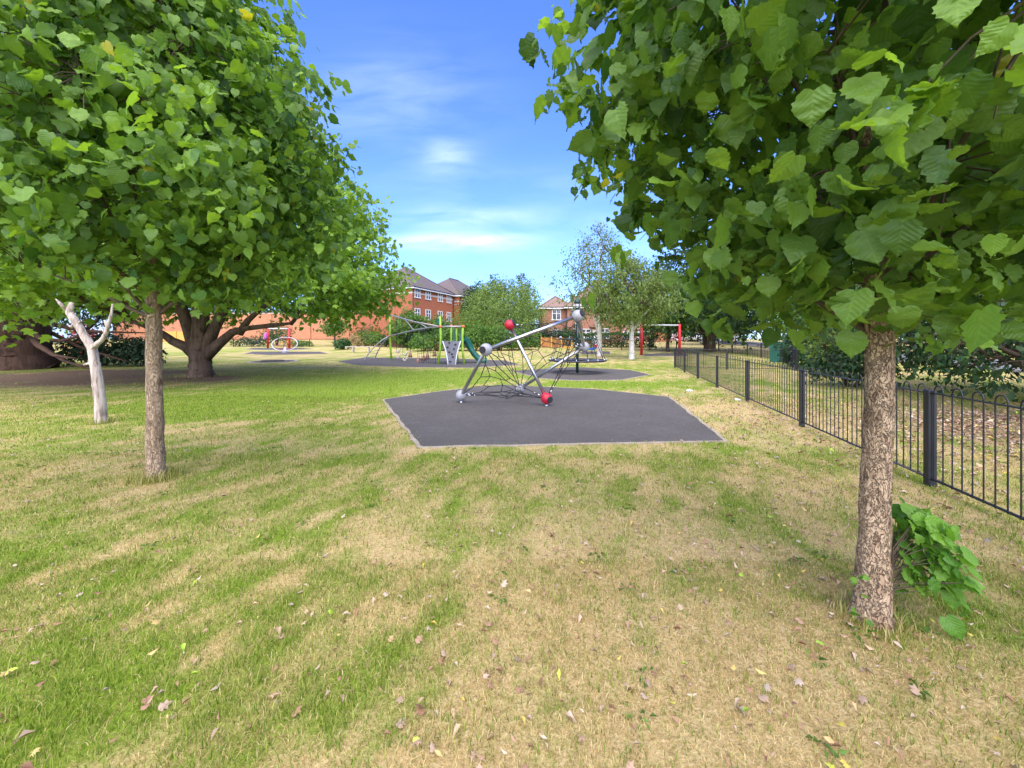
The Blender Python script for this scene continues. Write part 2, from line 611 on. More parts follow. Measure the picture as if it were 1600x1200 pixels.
m_ferrule = M('bright_alloy', (.75, .75, .76), (.6, .6, .6), scale=20, rough=.25, metal=.9)
m_green_post = M('lime_paint', (.30, .50, .045), (.24, .42, .035), scale=4, rough=.45)
m_dkgreen = M('dark_green', (.012, .055, .042), (.008, .040, .032), scale=4, rough=.35)
m_slide = M('slide_green', (.010, .115, .080), (.008, .085, .06), scale=4, rough=.3)
m_orange = M('orange_cap', (.62, .16, .03), (.5, .12, .03), scale=9, rough=.5)
m_beam = M('galvanised', (.50, .47, .46), (.38, .36, .36), scale=14, rough=.45, metal=.5)
m_panel = M('grey_panel', (.125, .13, .155), (.10, .104, .125), scale=5, rough=.6)
m_pale = M('pale_edge', (.62, .64, .68), (.52, .54, .58), scale=9, rough=.5)
m_redpost = M('red_paint', (.60, .012, .02), (.46, .01, .016), scale=4, rough=.4)
m_seat = M('wood_pod', (.36, .20, .13), (.24, .13, .08), scale=20, rough=.7)
m_brick = M('brick', (.42, .135, .062), (.30, .095, .045), scale=3.2, rough=.9, bump=.3, stretch=(1, 1, 3))
m_brickwall = M('garden_brick', (.47, .21, .11), (.38, .16, .085), scale=1.6, rough=.9, stretch=(1, 1, 3))
m_brickdark = M('dark_brick', (.20, .085, .06), (.11, .05, .038), scale=3, rough=.9, stretch=(1, 1, 3))
m_brickpale = M('orange_brick', (.37, .18, .115), (.29, .135, .085), scale=3, rough=.9, stretch=(1, 1, 3))
m_brickpink = M('pink_brick', (.40, .22, .18), (.33, .175, .14), scale=3, rough=.9, stretch=(1, 1, 3))
m_roof = M('brown_tiles', (.135, .105, .095), (.095, .075, .07), scale=2.5, rough=.85, bump=.4, stretch=(1, 1, 5))
m_roof2 = M('pink_tiles', (.25, .165, .125), (.17, .11, .085), scale=2.5, rough=.85, bump=.4, stretch=(1, 1, 5))
m_white = M('white_paint', (.78, .78, .76), (.68, .68, .66), scale=3, rough=.5)
m_stone = M('pale_stone', (.55, .50, .44), (.45, .41, .36), scale=3, rough=.8)
m_glass = M('window_glass', (.06, .075, .09), (.12, .14, .16), scale=.8, rough=.08, spec=.8)
m_render = M('cream_render', (.66, .60, .50), (.55, .50, .42), scale=2, rough=.8)
m_asphalt = M('asphalt', (.17, .165, .165), (.13, .127, .127), scale=3, rough=.9, bump=.3, bscale=120)
m_kerb = M('kerb_stone', (.42, .40, .37), (.34, .32, .30), scale=3, rough=.85)
m_fencewood = M('orange_boards', (.50, .22, .055), (.34, .14, .035), scale=6, rough=.75, stretch=(3, 3, .4))
m_yellowwood = M('yellow_timber', (.62, .36, .08), (.5, .28, .06), scale=6, rough=.7)
m_bench = M('weathered_wood', (.60, .53, .45), (.48, .42, .35), scale=6, rough=.75, stretch=(.3, 2, 2))
m_cab = M('cabinet_green', (.02, .14, .10), (.015, .11, .08), scale=2, rough=.45)
m_dead = M('dead_wood', (.54, .45, .375), (.17, .12, .085), scale=22, rough=.85, stretch=(1, 1, .12), bump=.9, bscale=50, lo=.46, hi=.68)
m_bark_near = bark_mat('rugged_bark', (.50, .365, .235), (.36, .25, .155), (.17, .11, .065), scale=22, stretch=(1, 1, .5), bump=1.0, cracks=.75)
m_bark_left = bark_mat('grey_bark', (.52, .385, .255), (.40, .285, .18), (.22, .145, .09), scale=24, stretch=(1, 1, .3), bump=.9)
m_bark_dark = bark_mat('dark_bark', (.14, .095, .07), (.09, .06, .045), (.045, .03, .022), scale=9, stretch=(1, 1, .16), cracks=.25)
m_bark_red = bark_mat('fibrous_bark', (.12, .070, .048), (.075, .045, .033), (.04, .024, .018), scale=7, stretch=(1, 1, .07), cracks=.12)
m_birch = M('birch_bark', (.62, .58, .53), (.16, .13, .11), scale=3.5, rough=.8, bump=.5, stretch=(1, 1, 3.5), lo=.52, hi=.72)
m_twig = M('twig', (.12, .085, .055), (.08, .055, .035), scale=20, rough=.9)

l_near = leaf_mat('hazel_leaf', (.022, .070, .016), (.185, .32, .045), (.34, .34, .035), .975, .45, True, .46)
l_left = leaf_mat('lime_leaf', (.034, .10, .020), (.21, .36, .045), (.34, .34, .035), .98, .42, True, .45)
l_maple = leaf_mat('maple_leaf', (.065, .15, .018), (.23, .36, .042), None, .98, .42, False, .5)
l_sucker = leaf_mat('young_leaf', (.06, .17, .018), (.16, .32, .035), None, .98, .42, True, .45)
l_dark = leaf_mat('dark_leaf', (.010, .030, .010), (.035, .085, .022), None, .98, .25, False, .55)
l_mid = leaf_mat('bush_leaf', (.040, .105, .016), (.13, .24, .035), None, .98, .32, False, .55)
l_pale = leaf_mat('willow_leaf', (.075, .135, .028), (.20, .29, .065), None, .98, .32, False, .6)
l_birch = leaf_mat('birch_leaf', (.06, .105, .022), (.17, .235, .05), None, .98, .3, False, .55)
l_hedge = leaf_mat('hedge_leaf', (.016, .055, .012), (.05, .12, .022), None, .98, .25, False, .5)
l_redleaf = leaf_mat('red_leaf', (.35, .02, .03), (.55, .05, .05), None, .98, .35, False, .5)
l_conifer = leaf_mat('needles', (.012, .032, .016), (.045, .085, .035), None, .98, .2, False, .6)
l_drybush = leaf_mat('dry_leaf', (.20, .14, .07), (.34, .27, .12), None, .98, .3, False, .6)

# fallen leaves: dried, pale or brown, some yellow
m_litter, nt, out = nodes_of('dried_leaf')
at = nd(nt, 'ShaderNodeAttribute', attribute_name='rnd')
c = ramp(nt, at.outputs['Fac'], [(0, (.47, .37, .28)), (.3, (.38, .275, .185)), (.5, (.30, .17, .095)), (.74, (.24, .12, .065)), (.88, (.48, .33, .21)), (.965, (.55, .40, .06)), (.995, (.30, .50, .04))])
b = nd(nt, 'ShaderNodeBsdfPrincipled', i_Roughness=.65)
nt.links.new(c, b.inputs['Base Color'])
nt.links.new(b.outputs[0], out.inputs[0])

# ------------------------------------------------------------------ what grows where
BLOBS = []   # (x, y, rx, ry, rot, amount)   amount > 0 dry straw, < 0 lush green


def blob(px, py, rx, ry, amt, rot=0.0):
    p = G(px, py)
    BLOBS.append((p.x, p.y, rx, ry, rot, amt))


for a in ((440, 618, 3.2, 1.5, -.62), (330, 634, 2.2, 1.0, -.4), (560, 600, 3, 1.6, -.62), (700, 586, 3.5, 2.2, -.55), (470, 590, 4, 2, -.4), (930, 601, 2.5, .9, -.5),
          (1010, 600, 1.5, 1.5, -.25), (60, 668, 1.6, .5, -.35), (300, 650, 1.6, .4, -.3), (1235, 757, .45, .25, -.55), (40, 1120, .55, .35, -.9), (230, 1090, .5, .28, -.7), (700, 940, .35, .25, -.3),
          (690, 1010, .35, .2, -.4), (110, 1000, .5, .3, -.35), (1270, 700, .8, .35, -.2), (1480, 1000, .5, .4, -.3), (540, 1180, .4, .25, -.25), (420, 960, .5, .2, -.25), (1000, 572, 3, 2, -.2), (560, 690, 1.0, .3, -.25),
          (90, 740, 1.5, .6, .42), (250, 790, 1.0, .4, .18), (1100, 1060, .75, .55, .50), (1230, 1130, .5, .35, .35), (1000, 830, 1.1, .55, .34), (900, 940, .6, .35, .22), (1240, 660, .7, 2.2, .35, .25),
          (1170, 640, .8, 1.2, .25), (1060, 770, .9, .35, .2), (1320, 760, .5, .6, .3), (265, 672, .8, .18, .5), (130, 650, 1.4, .22, .55), (655, 668, .18, .9, .4, -.5), (700, 703, .7, .12, .4),
          (560, 1000, .7, .4, .12), (1420, 1060, .4, .3, .3), (800, 1130, .5, .25, .2), (1450, 830, .5, .7, .25), (420, 574, 6, 1.2, .3), (350, 600, 2.5, .5, .2), (780, 740, 1.2, .3, .12), (1090, 640, .3, .9, .5, .5), (420, 556, 6, 2.5, .25), (950, 565, 4, 2, .15)):
    blob(a[0], a[1], a[2], a[3], a[4], a[5] if len(a) > 5 else 0)
DIRT = [(*G(312, 592).xy, 2.2, 1.5), (*G(60, 592).xy, 9, 3.0), (*G(190, 582).xy, 5, 2.0)]
LITTER_C = (9.4, 6.0, 3.2, 2.6)     # under the drooping tree beyond the railings


def dryness(x, y):
    x, y = np.asarray(x, float), np.asarray(y, float)
    v = 0.515 - .06 * np.clip(-x / np.maximum(y, 1) + .2, -.5, 1) + 0.32 * (fbm(x * .55, y * .55, 3, 4) - .5) + .72 * (fbm(x * 2.9, y * 2.9, 9, 4) - .5) + 1.15 * (fbm(x * 9, y * 9, 14, 3) - .5)
    for (bx, by, rx, ry, rot, amt) in BLOBS:
        c_, s_ = math.cos(rot), math.sin(rot)
        dx, dy = x - bx, y - by
        u, w = (dx * c_ + dy * s_) / rx, (-dx * s_ + dy * c_) / ry
        v = v + (.95 if amt < 0 and by > 6.5 else .2 if amt < 0 else .6) * amt * np.exp(-(u * u + w * w))
    v = v + .10 * np.clip((y - 26) / 20, 0, 1)
    return np.clip(v, 0, 1)


def dirtiness(x, y):
    v = np.zeros_like(np.asarray(x, float))
    for (bx, by, rx, ry) in DIRT:
        v = np.maximum(v, np.exp(-(((x - bx) / rx) ** 2 + ((y - by) / ry) ** 2) ** 1.3))
    lc = np.exp(-(((x - LITTER_C[0]) / LITTER_C[2]) ** 2 + ((y - LITTER_C[1]) / LITTER_C[3]) ** 2) ** 1.5) * .75
    return np.clip(np.maximum(v, lc) * (.55 + .9 * fbm(x * 1.2, y * 1.2, 31, 3)), 0, 1)


def grass_colour(nt, dry, rnd):
    gcol = ramp(nt, rnd, [(0, (.085, .165, .012)), (.55, (.20, .295, .026)), (1, (.40, .43, .09))])
    scol = ramp(nt, rnd, [(0, (.30, .215, .085)), (.5, (.56, .42, .19)), (1, (.78, .63, .35))])
    k = nd(nt, 'ShaderNodeMapRange', i_1=.15, i_2=.85, interpolation_type='SMOOTHSTEP')
    nt.links.new(dry, k.inputs[0])
    return mixc(nt, k.outputs[0], gcol, scol)


m_ground, nt, out = nodes_of('lawn_soil')
b = nd(nt, 'ShaderNodeBsdfPrincipled', i_Roughness=.95)
b.inputs['Specular IOR Level'].default_value = .1
dry = nd(nt, 'ShaderNodeAttribute', attribute_name='dry')
dirt = nd(nt, 'ShaderNodeAttribute', attribute_name='dirt')
tc = nd(nt, 'ShaderNodeTexCoord')
n1 = nd(nt, 'ShaderNodeTexNoise', i_Scale=9.0, i_Detail=10.0, i_Roughness=.72)
n2 = nd(nt, 'ShaderNodeTexNoise', i_Scale=70.0, i_Detail=6.0, i_Roughness=.7)
for n_ in (n1, n2):
    nt.links.new(tc.outputs['Object'], n_.inputs['Vector'])
dd = mth(nt, 'ADD', dry.outputs['Fac'], mth(nt, 'MULTIPLY', mth(nt, 'SUBTRACT', n1.outputs['Fac'], .5), .9))
rv = nd(nt, 'ShaderNodeMapRange', i_1=.25, i_2=.75)
nt.links.new(n2.outputs['Fac'], rv.inputs[0])
gc = grass_colour(nt, dd, rv.outputs[0])
dk = ramp(nt, n1.outputs['Fac'], [(.3, (.10, .065, .042)), (.7, (.20, .135, .09))])
dm = mth(nt, 'MULTIPLY', dirt.outputs['Fac'], 1.25, clamp=True)
nt.links.new(mixc(nt, dm, gc, dk), b.inputs['Base Color'])
bp = nd(nt, 'ShaderNodeBump', i_Strength=.7, i_Distance=.03)
nt.links.new(mth(nt, 'ADD', n2.outputs['Fac'], n1.outputs['Fac']), bp.inputs['Height'])
nt.links.new(bp.outputs[0], b.inputs['Normal'])
nt.links.new(b.outputs[0], out.inputs[0])

m_blade, nt, out = nodes_of('grass_blade')
dry = nd(nt, 'ShaderNodeAttribute', attribute_name='dry')
rn_ = nd(nt, 'ShaderNodeAttribute', attribute_name='rnd')
gc = grass_colour(nt, dry.outputs['Fac'], rn_.outputs['Fac'])
b = nd(nt, 'ShaderNodeBsdfPrincipled', i_Roughness=.6)
b.inputs['Specular IOR Level'].default_value = .25
nt.links.new(gc, b.inputs['Base Color'])
tr = nd(nt, 'ShaderNodeBsdfTranslucent')
nt.links.new(mixc(nt, 1.0, gc, (1.3, 1.3, .9), 'MULTIPLY'), tr.inputs[0])
mx = nd(nt, 'ShaderNodeMixShader', i_0=.4)
nt.links.new(b.outputs[0], mx.inputs[1])
nt.links.new(tr.outputs[0], mx.inputs[2])
nt.links.new(mx.outputs[0], out.inputs[0])

# ================================================================== THE GROUND
nx, ny = 320, 360
sx = np.linspace(-1, 1, nx)
gx = 420 * np.sinh(5.2 * sx) / math.sinh(5.2)
gy = -16 + 470 * np.sinh(4.9 * np.linspace(0, 1, ny)) / math.sinh(4.9)
X, Y = np.meshgrid(gx, gy)
Z = gz(X, Y) + .022 * (fbm(X * .8, Y * .8, 77, 3) - .5) * np.exp(-np.abs(Y) / 25)
V = np.stack((X.ravel(), Y.ravel(), Z.ravel()), 1)
ii = (np.arange(ny - 1)[:, None] * nx + np.arange(nx - 1)[None, :]).ravel()
Fq = np.stack((ii, ii + 1, ii + nx + 1, ii + nx), 1).ravel()
ground = np_mesh('grass_ground', V, Fq, np.full(len(ii), 4), m_ground, None,
                 {'dry': dryness(X.ravel(), Y.ravel()), 'dirt': dirtiness(X.ravel(), Y.ravel())}, None, True)
tag(ground, 'park lawn, half green and half dried to straw', 'ground', kind='structure')


# ---- rubber play surfaces with a pale edging
PADS = []


def in_poly(x, y, poly):
    r = np.zeros(len(x), bool)
    n = len(poly)
    for i in range(n):
        (x1, y1), (x2, y2) = poly[i][:2], poly[(i + 1) % n][:2]
        cnd = (y1 > y) != (y2 > y)
        r ^= cnd & (x < (x2 - x1) * (y - y1) / ((y2 - y1) if abs(y2 - y1) > 1e-9 else 1e-9) + x1)
    return r


def pad(pix, label, lift, edge=.06, circle=None):
    poly = circle or [G(*p) for p in pix]
    # subdivide the outline so that the sheet follows the slope
    q = []
    for i in range(len(poly)):
        a, b_ = poly[i], poly[(i + 1) % len(poly)]
        k = max(1, int((b_ - a).length / .25)) if not circle else 1
        for j in range(k):
            p = a.lerp(b_, j / k)
            q.append(gp(p.x, p.y))
    PADS.append([(p.x, p.y) for p in poly])
    jr = random.Random(len(PADS))
    c_ = sum(q, Vector()) / len(q)
    qq = [p + (p - c_).normalized() * jr.uniform(-.018, .018) for p in q]
    mb = MB()
    n = len(qq)
    top = [p + Vector((0, 0, lift)) for p in qq]
    low = [p - Vector((0, 0, .03)) for p in qq]
    cz = gp(c_.x, c_.y, lift)
    mb.add(top + low + [cz], [(i, (i + 1) % n, 2 * n) for i in range(n)] + [((i + 1) % n, i, n + i, n + (i + 1) % n) for i in range(n)])
    o = tag(mb.build('rubber_surface', m_rubber), label, 'safety surface', kind='structure')
    e = MB()
    for i in range(n):
        a, b_ = qq[i], qq[(i + 1) % n]
        oa, ob = a + (a - c_).normalized() * edge * jr.uniform(.7, 1.3), b_ + (b_ - c_).normalized() * edge * jr.uniform(.7, 1.3)
        up = Vector((0, 0, lift + .004))
        dn = Vector((0, 0, -.03))
        e.quad(a + up, oa + up, ob + up, b_ + up)
        e.quad(oa + up, oa + dn, ob + dn, ob + up)
    tag(e.build('surface_edging', m_edge), label.replace('rubber', 'pale edging strip round the rubber'), 'edging', kind='structure')


pad([(600, 625), (659, 699), (1132, 690), (1044, 621), (930, 609), (782, 602), (690, 612)], 'six sided black rubber surface under the ball climbing net', .014)
pad([(799, 580), (848, 592), (900, 595), (970, 594), (1015, 586), (985, 579), (900, 574)], 'black rubber surface under the carousel', .016)
pad([(528, 565), (560, 571), (640, 574), (735, 575), (812, 570), (790, 564), (700, 560), (570, 559)], 'long black rubber surface under the green climbing frame', .02)
pad([(383, 553), (420, 555), (512, 553), (500, 550), (395, 550)], 'rubber surface under the dish spinner', .03)
pad([(384, 546.5), (440, 547.5), (488, 545.5), (470, 544), (395, 544)], 'rubber surface under the left swings', .03)
pad([(1000, 553.5), (1010, 557), (1075, 557), (1070, 552)], 'rubber surface under the right swings', .03)
pad([(905, 551), (910, 554), (953, 553), (953, 549.5), (915, 549.5)], 'rubber surface under the spring rockers', .03)
_c = G(427, 565)
pad(None, 'round rubber surface around the ground trampoline', .018, .25, [gp(_c.x + 1.25 * math.cos(a * PI / 16), _c.y + 1.15 * math.sin(a * PI / 16)) for a in range(32)])

# ---- road to the right with kerbs
ROAD = [(17.5, -6), (20.6, 10), (24.5, 25), (28.3, 42), (31, 60), (33, 80), (35, 120)]


def strip(line, w0, w1, lift):
    v, f = [], []
    for i, (x, y) in enumerate(line):
        a, c_ = line[max(i - 1, 0)], line[min(i + 1, len(line) - 1)]
        d = Vector((c_[0] - a[0], c_[1] - a[1])).normalized()
        nn = Vector((d.y, -d.x))
        for w in (w0, w1):
            v.append(gp(x + nn.x * w, y + nn.y * w, lift))
    for i in range(len(line) - 1):
        f.append((2 * i, 2 * i + 1, 2 * i + 3, 2 * i + 2))
    return v, f


def fine(line, step=2.0):
    o = []
    for (a, b_) in zip(line[:-1], line[1:]):
        n = max(1, int(math.hypot(b_[0] - a[0], b_[1] - a[1]) / step))
        o += [(a[0] + (b_[0] - a[0]) * i / n, a[1] + (b_[1] - a[1]) * i / n) for i in range(n)]
    return o + [line[-1]]


RL = fine(ROAD)
tag(MB().add(*strip(RL, 0, 6.0, .03)).build('road', m_asphalt), 'pale grey road passing behind the right hand trees', 'road', kind='structure')
for w, lab in ((-.14, 'kerb on the park side of the road'), (6.0, 'kerb on the far side of the road')):
    k = MB()
    v1, f1 = strip(RL, w, w + .14, .13)
    v2, _ = strip(RL, w, w + .14, -.05)
    k.add(v1, f1)
    n = len(v1)
    k.add(v1 + v2, [(i, i + 2, i + 2 + n, i + n) for i in range(0, n - 2, 2)] + [(i + 2, i, i + n, i + 2 + n) for i in range(1, n - 2, 2)])
    tag(k.build('kerb', m_kerb), lab, 'kerb', kind='structure')
tag(MB().add(*strip(RL, 6.2, 8.0, .06)).build('pavement', m_kerb), 'pavement along the far side of the road', 'pavement', kind='structure')


# ================================================================== GRASS, WEEDS, FALLEN LEAVES
def free(x, y):
    k = np.ones(len(x), bool)
    for p in PADS:
        k &= ~in_poly(x, y, p)
    return k


def blades(rng, n, y0, y1, hgt, wid):
    y = np.sqrt(rng.uniform(y0 * y0, y1 * y1, n)) if y0 > 0 else rng.uniform(y0, y1, n)
    x = rng.uniform(-1, 1, n) * (1.5 * y + 1.2)
    dr = dryness(x, y)
    di = dirtiness(x, y)
    k = free(x + rng.normal(0, .05, n), y + rng.normal(0, .05, n)) & (rng.random(n) > di * 1.1) & (rng.random(n) < .55 + .9 * fbm(x * 5, y * 5, 5, 2))
    x, y, dr = x[k], y[k], dr[k]
    n = len(x)
    dj = np.clip(dr + rng.normal(0, .40, n), 0, 1)
    z = gz(x, y) + .022 * (fbm(x * .8, y * .8, 77, 3) - .5) * np.exp(-np.abs(y) / 25) - .004
    h = hgt * np.clip(rng.normal(1, .35, n), .35, 2.2) * (1.25 - .55 * dj) * (.7 + .7 * fbm(x * 3, y * 3, 21, 2))
    a = rng.uniform(0, 2 * PI, n)
    lean = h * rng.uniform(.2, 1.1, n) * (.7 + .9 * dj)
    w = wid * rng.uniform(.6, 1.3, n) * (1.15 - .3 * dj)
    sa = a + PI / 2 + rng.normal(0, .5, n)
    s = np.stack((np.cos(sa) * w / 2, np.sin(sa) * w / 2, np.zeros(n)), 1)
    d = np.stack((np.cos(a), np.sin(a), np.zeros(n)), 1)
    p = np.stack((x, y, z), 1)
    up = np.array((0, 0, 1.0))
    mid = p + d * (lean * .38)[:, None] + up * (h * .62)[:, None]
    tp = p + d * lean[:, None] + up * (h * np.clip(1.0 - .45 * dj, .4, 1))[:, None]
    V = np.stack((p - s, p + s, mid + s * .8, mid - s * .8, tp), 1).reshape(-1, 3)
    return V, n, np.repeat(dj, 5), np.repeat(rng.random(n), 5)


rng = np.random.default_rng(5)
Vs, D_, R_, N_ = [], [], [], 0
for (n, y0, y1, h, w) in ((26000, .2, 1.3, .025, .0032), (165000, 1.1, 2.6, .025, .0032), (185000, 2.6, 5, .026, .0045), (200000, 5, 10, .028, .007), (220000, 10, 24, .028, .011)):
    v, k, d_, r_ = blades(rng, n, y0, y1, h, w)
    Vs.append(v)
    D_.append(d_)
    R_.append(r_)
    N_ += k
b0 = np.arange(N_)[:, None] * 5
Fl = (b0 + np.array((0, 1, 2, 3, 3, 2, 4))[None, :]).ravel()
tag(np_mesh('grass', np.concatenate(Vs), Fl, np.tile((4, 3), N_), m_blade, None, {'dry': np.concatenate(D_), 'rnd': np.concatenate(R_)}),
    'short mown grass, green in patches and straw coloured elsewhere', 'grass', kind='stuff')

# longer tufts left by the mower round posts and trunks
tv, td, tr_ = [], [], []
n_t = 0
for (px, py, rad, cnt, hh, dv) in ((243, 748, .20, 700, .10, .45), (1360, 970, .16, 300, .06, .5), (158, 661, .16, 300, .09, .4), (312, 588, .7, 500, .10, .5)):
    c_ = G(px, py)
    a = rng.uniform(0, 2 * PI, cnt)
    r = rad * (.45 + .75 * rng.random(cnt))
    x, y = c_.x + r * np.cos(a), c_.y + r * np.sin(a)
    h = hh * rng.uniform(.4, 1.4, cnt)
    az = rng.uniform(0, 2 * PI, cnt)
    s = np.stack((np.cos(az + 1.57), np.sin(az + 1.57), 0 * az), 1) * .0025
    d = np.stack((np.cos(az), np.sin(az), 0 * az), 1)
    p = np.stack((x, y, gz(x, y)), 1)
    le = h * rng.uniform(.2, .9, cnt)
    up = np.array((0, 0, 1.0))
    md, tp = p + d * (le * .35)[:, None] + up * (h * .6)[:, None], p + d * le[:, None] + up * h[:, None]
    tv.append(np.stack((p - s, p + s, md + s * .8, md - s * .8, tp), 1).reshape(-1, 3))
    dj = np.clip(rng.normal(dv, .2, cnt), 0, 1)
    td.append(np.repeat(dj, 5))
    tr_.append(np.repeat(rng.random(cnt), 5))
    n_t += cnt
b0 = np.arange(n_t)[:, None] * 5
tag(np_mesh('long_grass', np.concatenate(tv), (b0 + np.array((0, 1, 2, 3, 3, 2, 4))[None, :]).ravel(), np.tile((4, 3), n_t), m_blade, None, {'dry': np.concatenate(td), 'rnd': np.concatenate(tr_)}),
    'longer grass left standing round the tree trunks', 'grass', kind='stuff')

# low broad weeds in the dry turf
n = 420
y = np.sqrt(rng.uniform(1.2, 100, n))
x = rng.uniform(-1.4, 1.4, n) * y
k = free(x, y) & (vnoise(x * 1.3, y * 1.3, 40) > .42)
x, y = x[k], y[k]
reps = 9
cx_, cy_ = np.repeat(x, reps), np.repeat(y, reps)
n = len(cx_)
a = rng.uniform(0, 2 * PI, n)
off = rng.random(n) * .05
C = np.stack((cx_ + off * np.cos(a), cy_ + off * np.sin(a), gz(cx_, cy_) + .012), 1)
T = np.stack((np.cos(a), np.sin(a), rng.uniform(.05, .7, n)), 1)
tag(leaves('weeds', [simple_leaf(.16, .25), simple_leaf(.24, .3)], C, T, np.array((0, 0, 1.0)) + rng.normal(0, .3, (n, 3)), rng.uniform(.018, .048, n), l_mid, None, rng.random(n)),
    'low dark green weeds scattered through the dry lawn', 'weeds', kind='stuff')


# fallen leaves
def litter_at(n, fx, sz):
    x, y = fx(n)
    k = free(x, y) | (rng.random(len(x)) < .012)
    x, y = x[k], y[k]
    n = len(x)
    C = np.stack((x, y, gz(x, y) + rng.uniform(.012, .035, n)), 1)
    a = rng.uniform(0, 2 * PI, n)
    T = np.stack((np.cos(a), np.sin(a), rng.normal(0, .25, n)), 1)
    return C, T, np.array((0, 0, 1.0)) + rng.normal(0, .28, (n, 3)), rng.uniform(.55, 1.25, n) * sz


def near_field(n):
    y = rng.uniform(1.0, 11.0, n) ** 1.0
    x = rng.uniform(-1.35, 1.35, n) * y
    keep = rng.random(n) < np.clip(.22 + .5 * (x / np.maximum(y, 1) > -.35) + .25 * vnoise(x, y, 8), 0, 1)
    return x[keep], y[keep]


lit = [litter_at(5200, near_field, .038), litter_at(2600, lambda n: (rng.normal(6.0, 2.0, n), rng.normal(6.5, 3.0, n)), .06),
       litter_at(5200, lambda n: (rng.normal(9.0, 1.7, n), rng.normal(5.6, 1.7, n)), .065)]
C, T, N3, S3 = (np.concatenate([l[i] for l in lit]) for i in range(4))
tag(leaves('fallen_leaves', [simple_leaf(.20, .25), simple_leaf(.26, .45), simple_leaf(.15, -.3), (lambda q: (q[0] * np.array((.8, 1, 2.0)), q[1], q[2]))(star_leaf(4))], C, T, N3, S3, m_litter),
    'dried pale and brown leaves lying on the lawn and under the right hand tree', 'fallen leaves', kind='stuff')

# ================================================================== PLAY EQUIPMENT
# ---- net climber: bars between big balls with a spider web of ropes
D = .127
B = {1: A(759.3, 546.4, 7.6), 2: A(720.8, 618.8, 8.96), 3: A(903, 493.6, 7.95), 4: A(913, 542, 9.5), 5: A(813, 606.6, 10.2), 6: A(796.4, 507.8, 9.1), 7: A(854, 625.7, 8.5)}
for k in (2, 5, 7):
    B[k].z = D + .05
t = thing('net_climber', 'ball and bar climbing net with red and grey balls on the six sided rubber', 'climbing frame', gp(.3, 9.0))
for a, b_, r in ((1, 3, .038), (1, 2, .038), (3, 4, .034), (4, 5, .038), (6, 7, .038)):
    MB().tube([B[a], B[b_]], r, 18).build('bar', m_steel, t, True)
EYES = {1: (-.52, -.85, -.02), 3: (.62, -.62, .42), 6: (.72, -.25, .42), 7: (.55, -.80, -.15), 2: (-.4, .8, -.2), 4: (.5, .8, .2), 5: (.3, .8, -.2)}
for k in B:
    rd = k in (6, 7)
    o = MB().ball(B[k], D, 32, 20).build('ball', m_red if rd else m_grey, t, True)
    o['label'] = 'glossy red ball' if rd else 'matt grey ball'
    e = Vector(EYES[k]).normalized()
    MB().disc(B[k] + e * (D * .84), .070, .026, e, 28).build('ball_cap', m_darkcap, o)
    if k in (2, 5, 7):
        MB().tube([B[k] - Vector((0, 0, D - .01)), Vector((B[k].x, B[k].y, -.03))], [.035, .045], 12).build('foot', m_steel, t, True)


wr = random.Random(17)


def web(tri, pull=.30):
    """ropes of one net face: three slack edges, an uneven inner ring and spokes"""
    P = [B[k] for k in tri]
    cen = sum(P, Vector()) / 3
    nn_ = (P[1] - P[0]).cross(P[2] - P[0]).normalized()
    mb = MB()
    edge, n = [], 4
    for i in range(3):
        a, b_ = P[i], P[(i + 1) % 3]
        mid = a.lerp(b_, .5).lerp(cen, pull * wr.uniform(.8, 1.3))
        c2 = mid * 2 - (a + b_) * .5
        cur = [a * (1 - f) ** 2 + c2 * 2 * f * (1 - f) + b_ * f * f for f in (j / n for j in range(n + 1))]
        mb.tube(cur, .0095, 6)
        edge += cur[:-1]
    jit = lambda k: Vector((wr.uniform(-k, k), wr.uniform(-k, k), wr.uniform(-k, k)))
    hub = cen + nn_ * wr.uniform(-.15, .15) + jit(.08)
    inner = []
    for i in range(12):
        if i % 4 == 0:
            continue
        if i % 4 == 2:
            q = edge[i].lerp(hub, wr.uniform(.45, .6)) + jit(.05)
            mb.tube([q, hub], .008, 5)
        else:
            q = edge[i].lerp(hub, wr.uniform(.28, .42)) + jit(.06)
        mb.tube([edge[i], q], .008, 5)
        inner.append(q)
    for i in range(9):
        mb.tube([inner[i], inner[(i + 1) % 9]], .008, 5)
    mb.build('rope_net', m_rope, t, True)
    return edge


fer = []
for tri in ((1, 2, 7), (1, 6, 5), (6, 3, 4), (7, 4, 3), (2, 7, 5), (5, 4, 6)):
    ed = web(tri)
    for i in range(3):
        k, a, b_ = tri[i], ed[i * 4], ed[i * 4 + 1]
        d = (b_ - a).normalized()
        fer.append((a + d * (D + .03), a + d * (D + .10)))
        fer.append((a + d * (D + .17), a + d * (D + .20)))
for a, b_ in fer:
    MB().tube([a, b_], .014, 8).build('ferrule', m_ferrule, t, True)

# ---- carousel: post, ring platform, upper ring and cone of ropes
c0 = G(902, 583)
t = thing('carousel', 'dark green net carousel turning on a central post', 'roundabout', c0)
zc = c0.y
H_ = lambda py: EYE - (py - HY) / F * zc
MB().tube([c0 - Vector((0, 0, .05)), Vector((c0.x, c0.y, H_(480)))], .062, 18).build('post', m_dkgreen, t, True)
MB().ball((c0.x, c0.y, H_(471.5)), .125, 24, 14).build('finial', m_dkgreen, t, True)
o = MB()
for i in range(3):
    o.torus((c0.x, c0.y, H_(476 + 2.2 * i)), .085, .022, seg=20)
for i in range(8):
    a = i * PI / 4
    e = Vector((math.cos(a), math.sin(a), 0))
    q = Vector((c0.x, c0.y, H_(477)))
    o.tube([q + e * .07, q + e * .16 + Vector((0, 0, .02)), q + e * .19 - Vector((0, 0, .1))], .014, 6)
o.build('crown_ring', m_ferrule, t, True)
zr, zu, Rr_, Ru = H_(563), H_(530), 1.21, .83
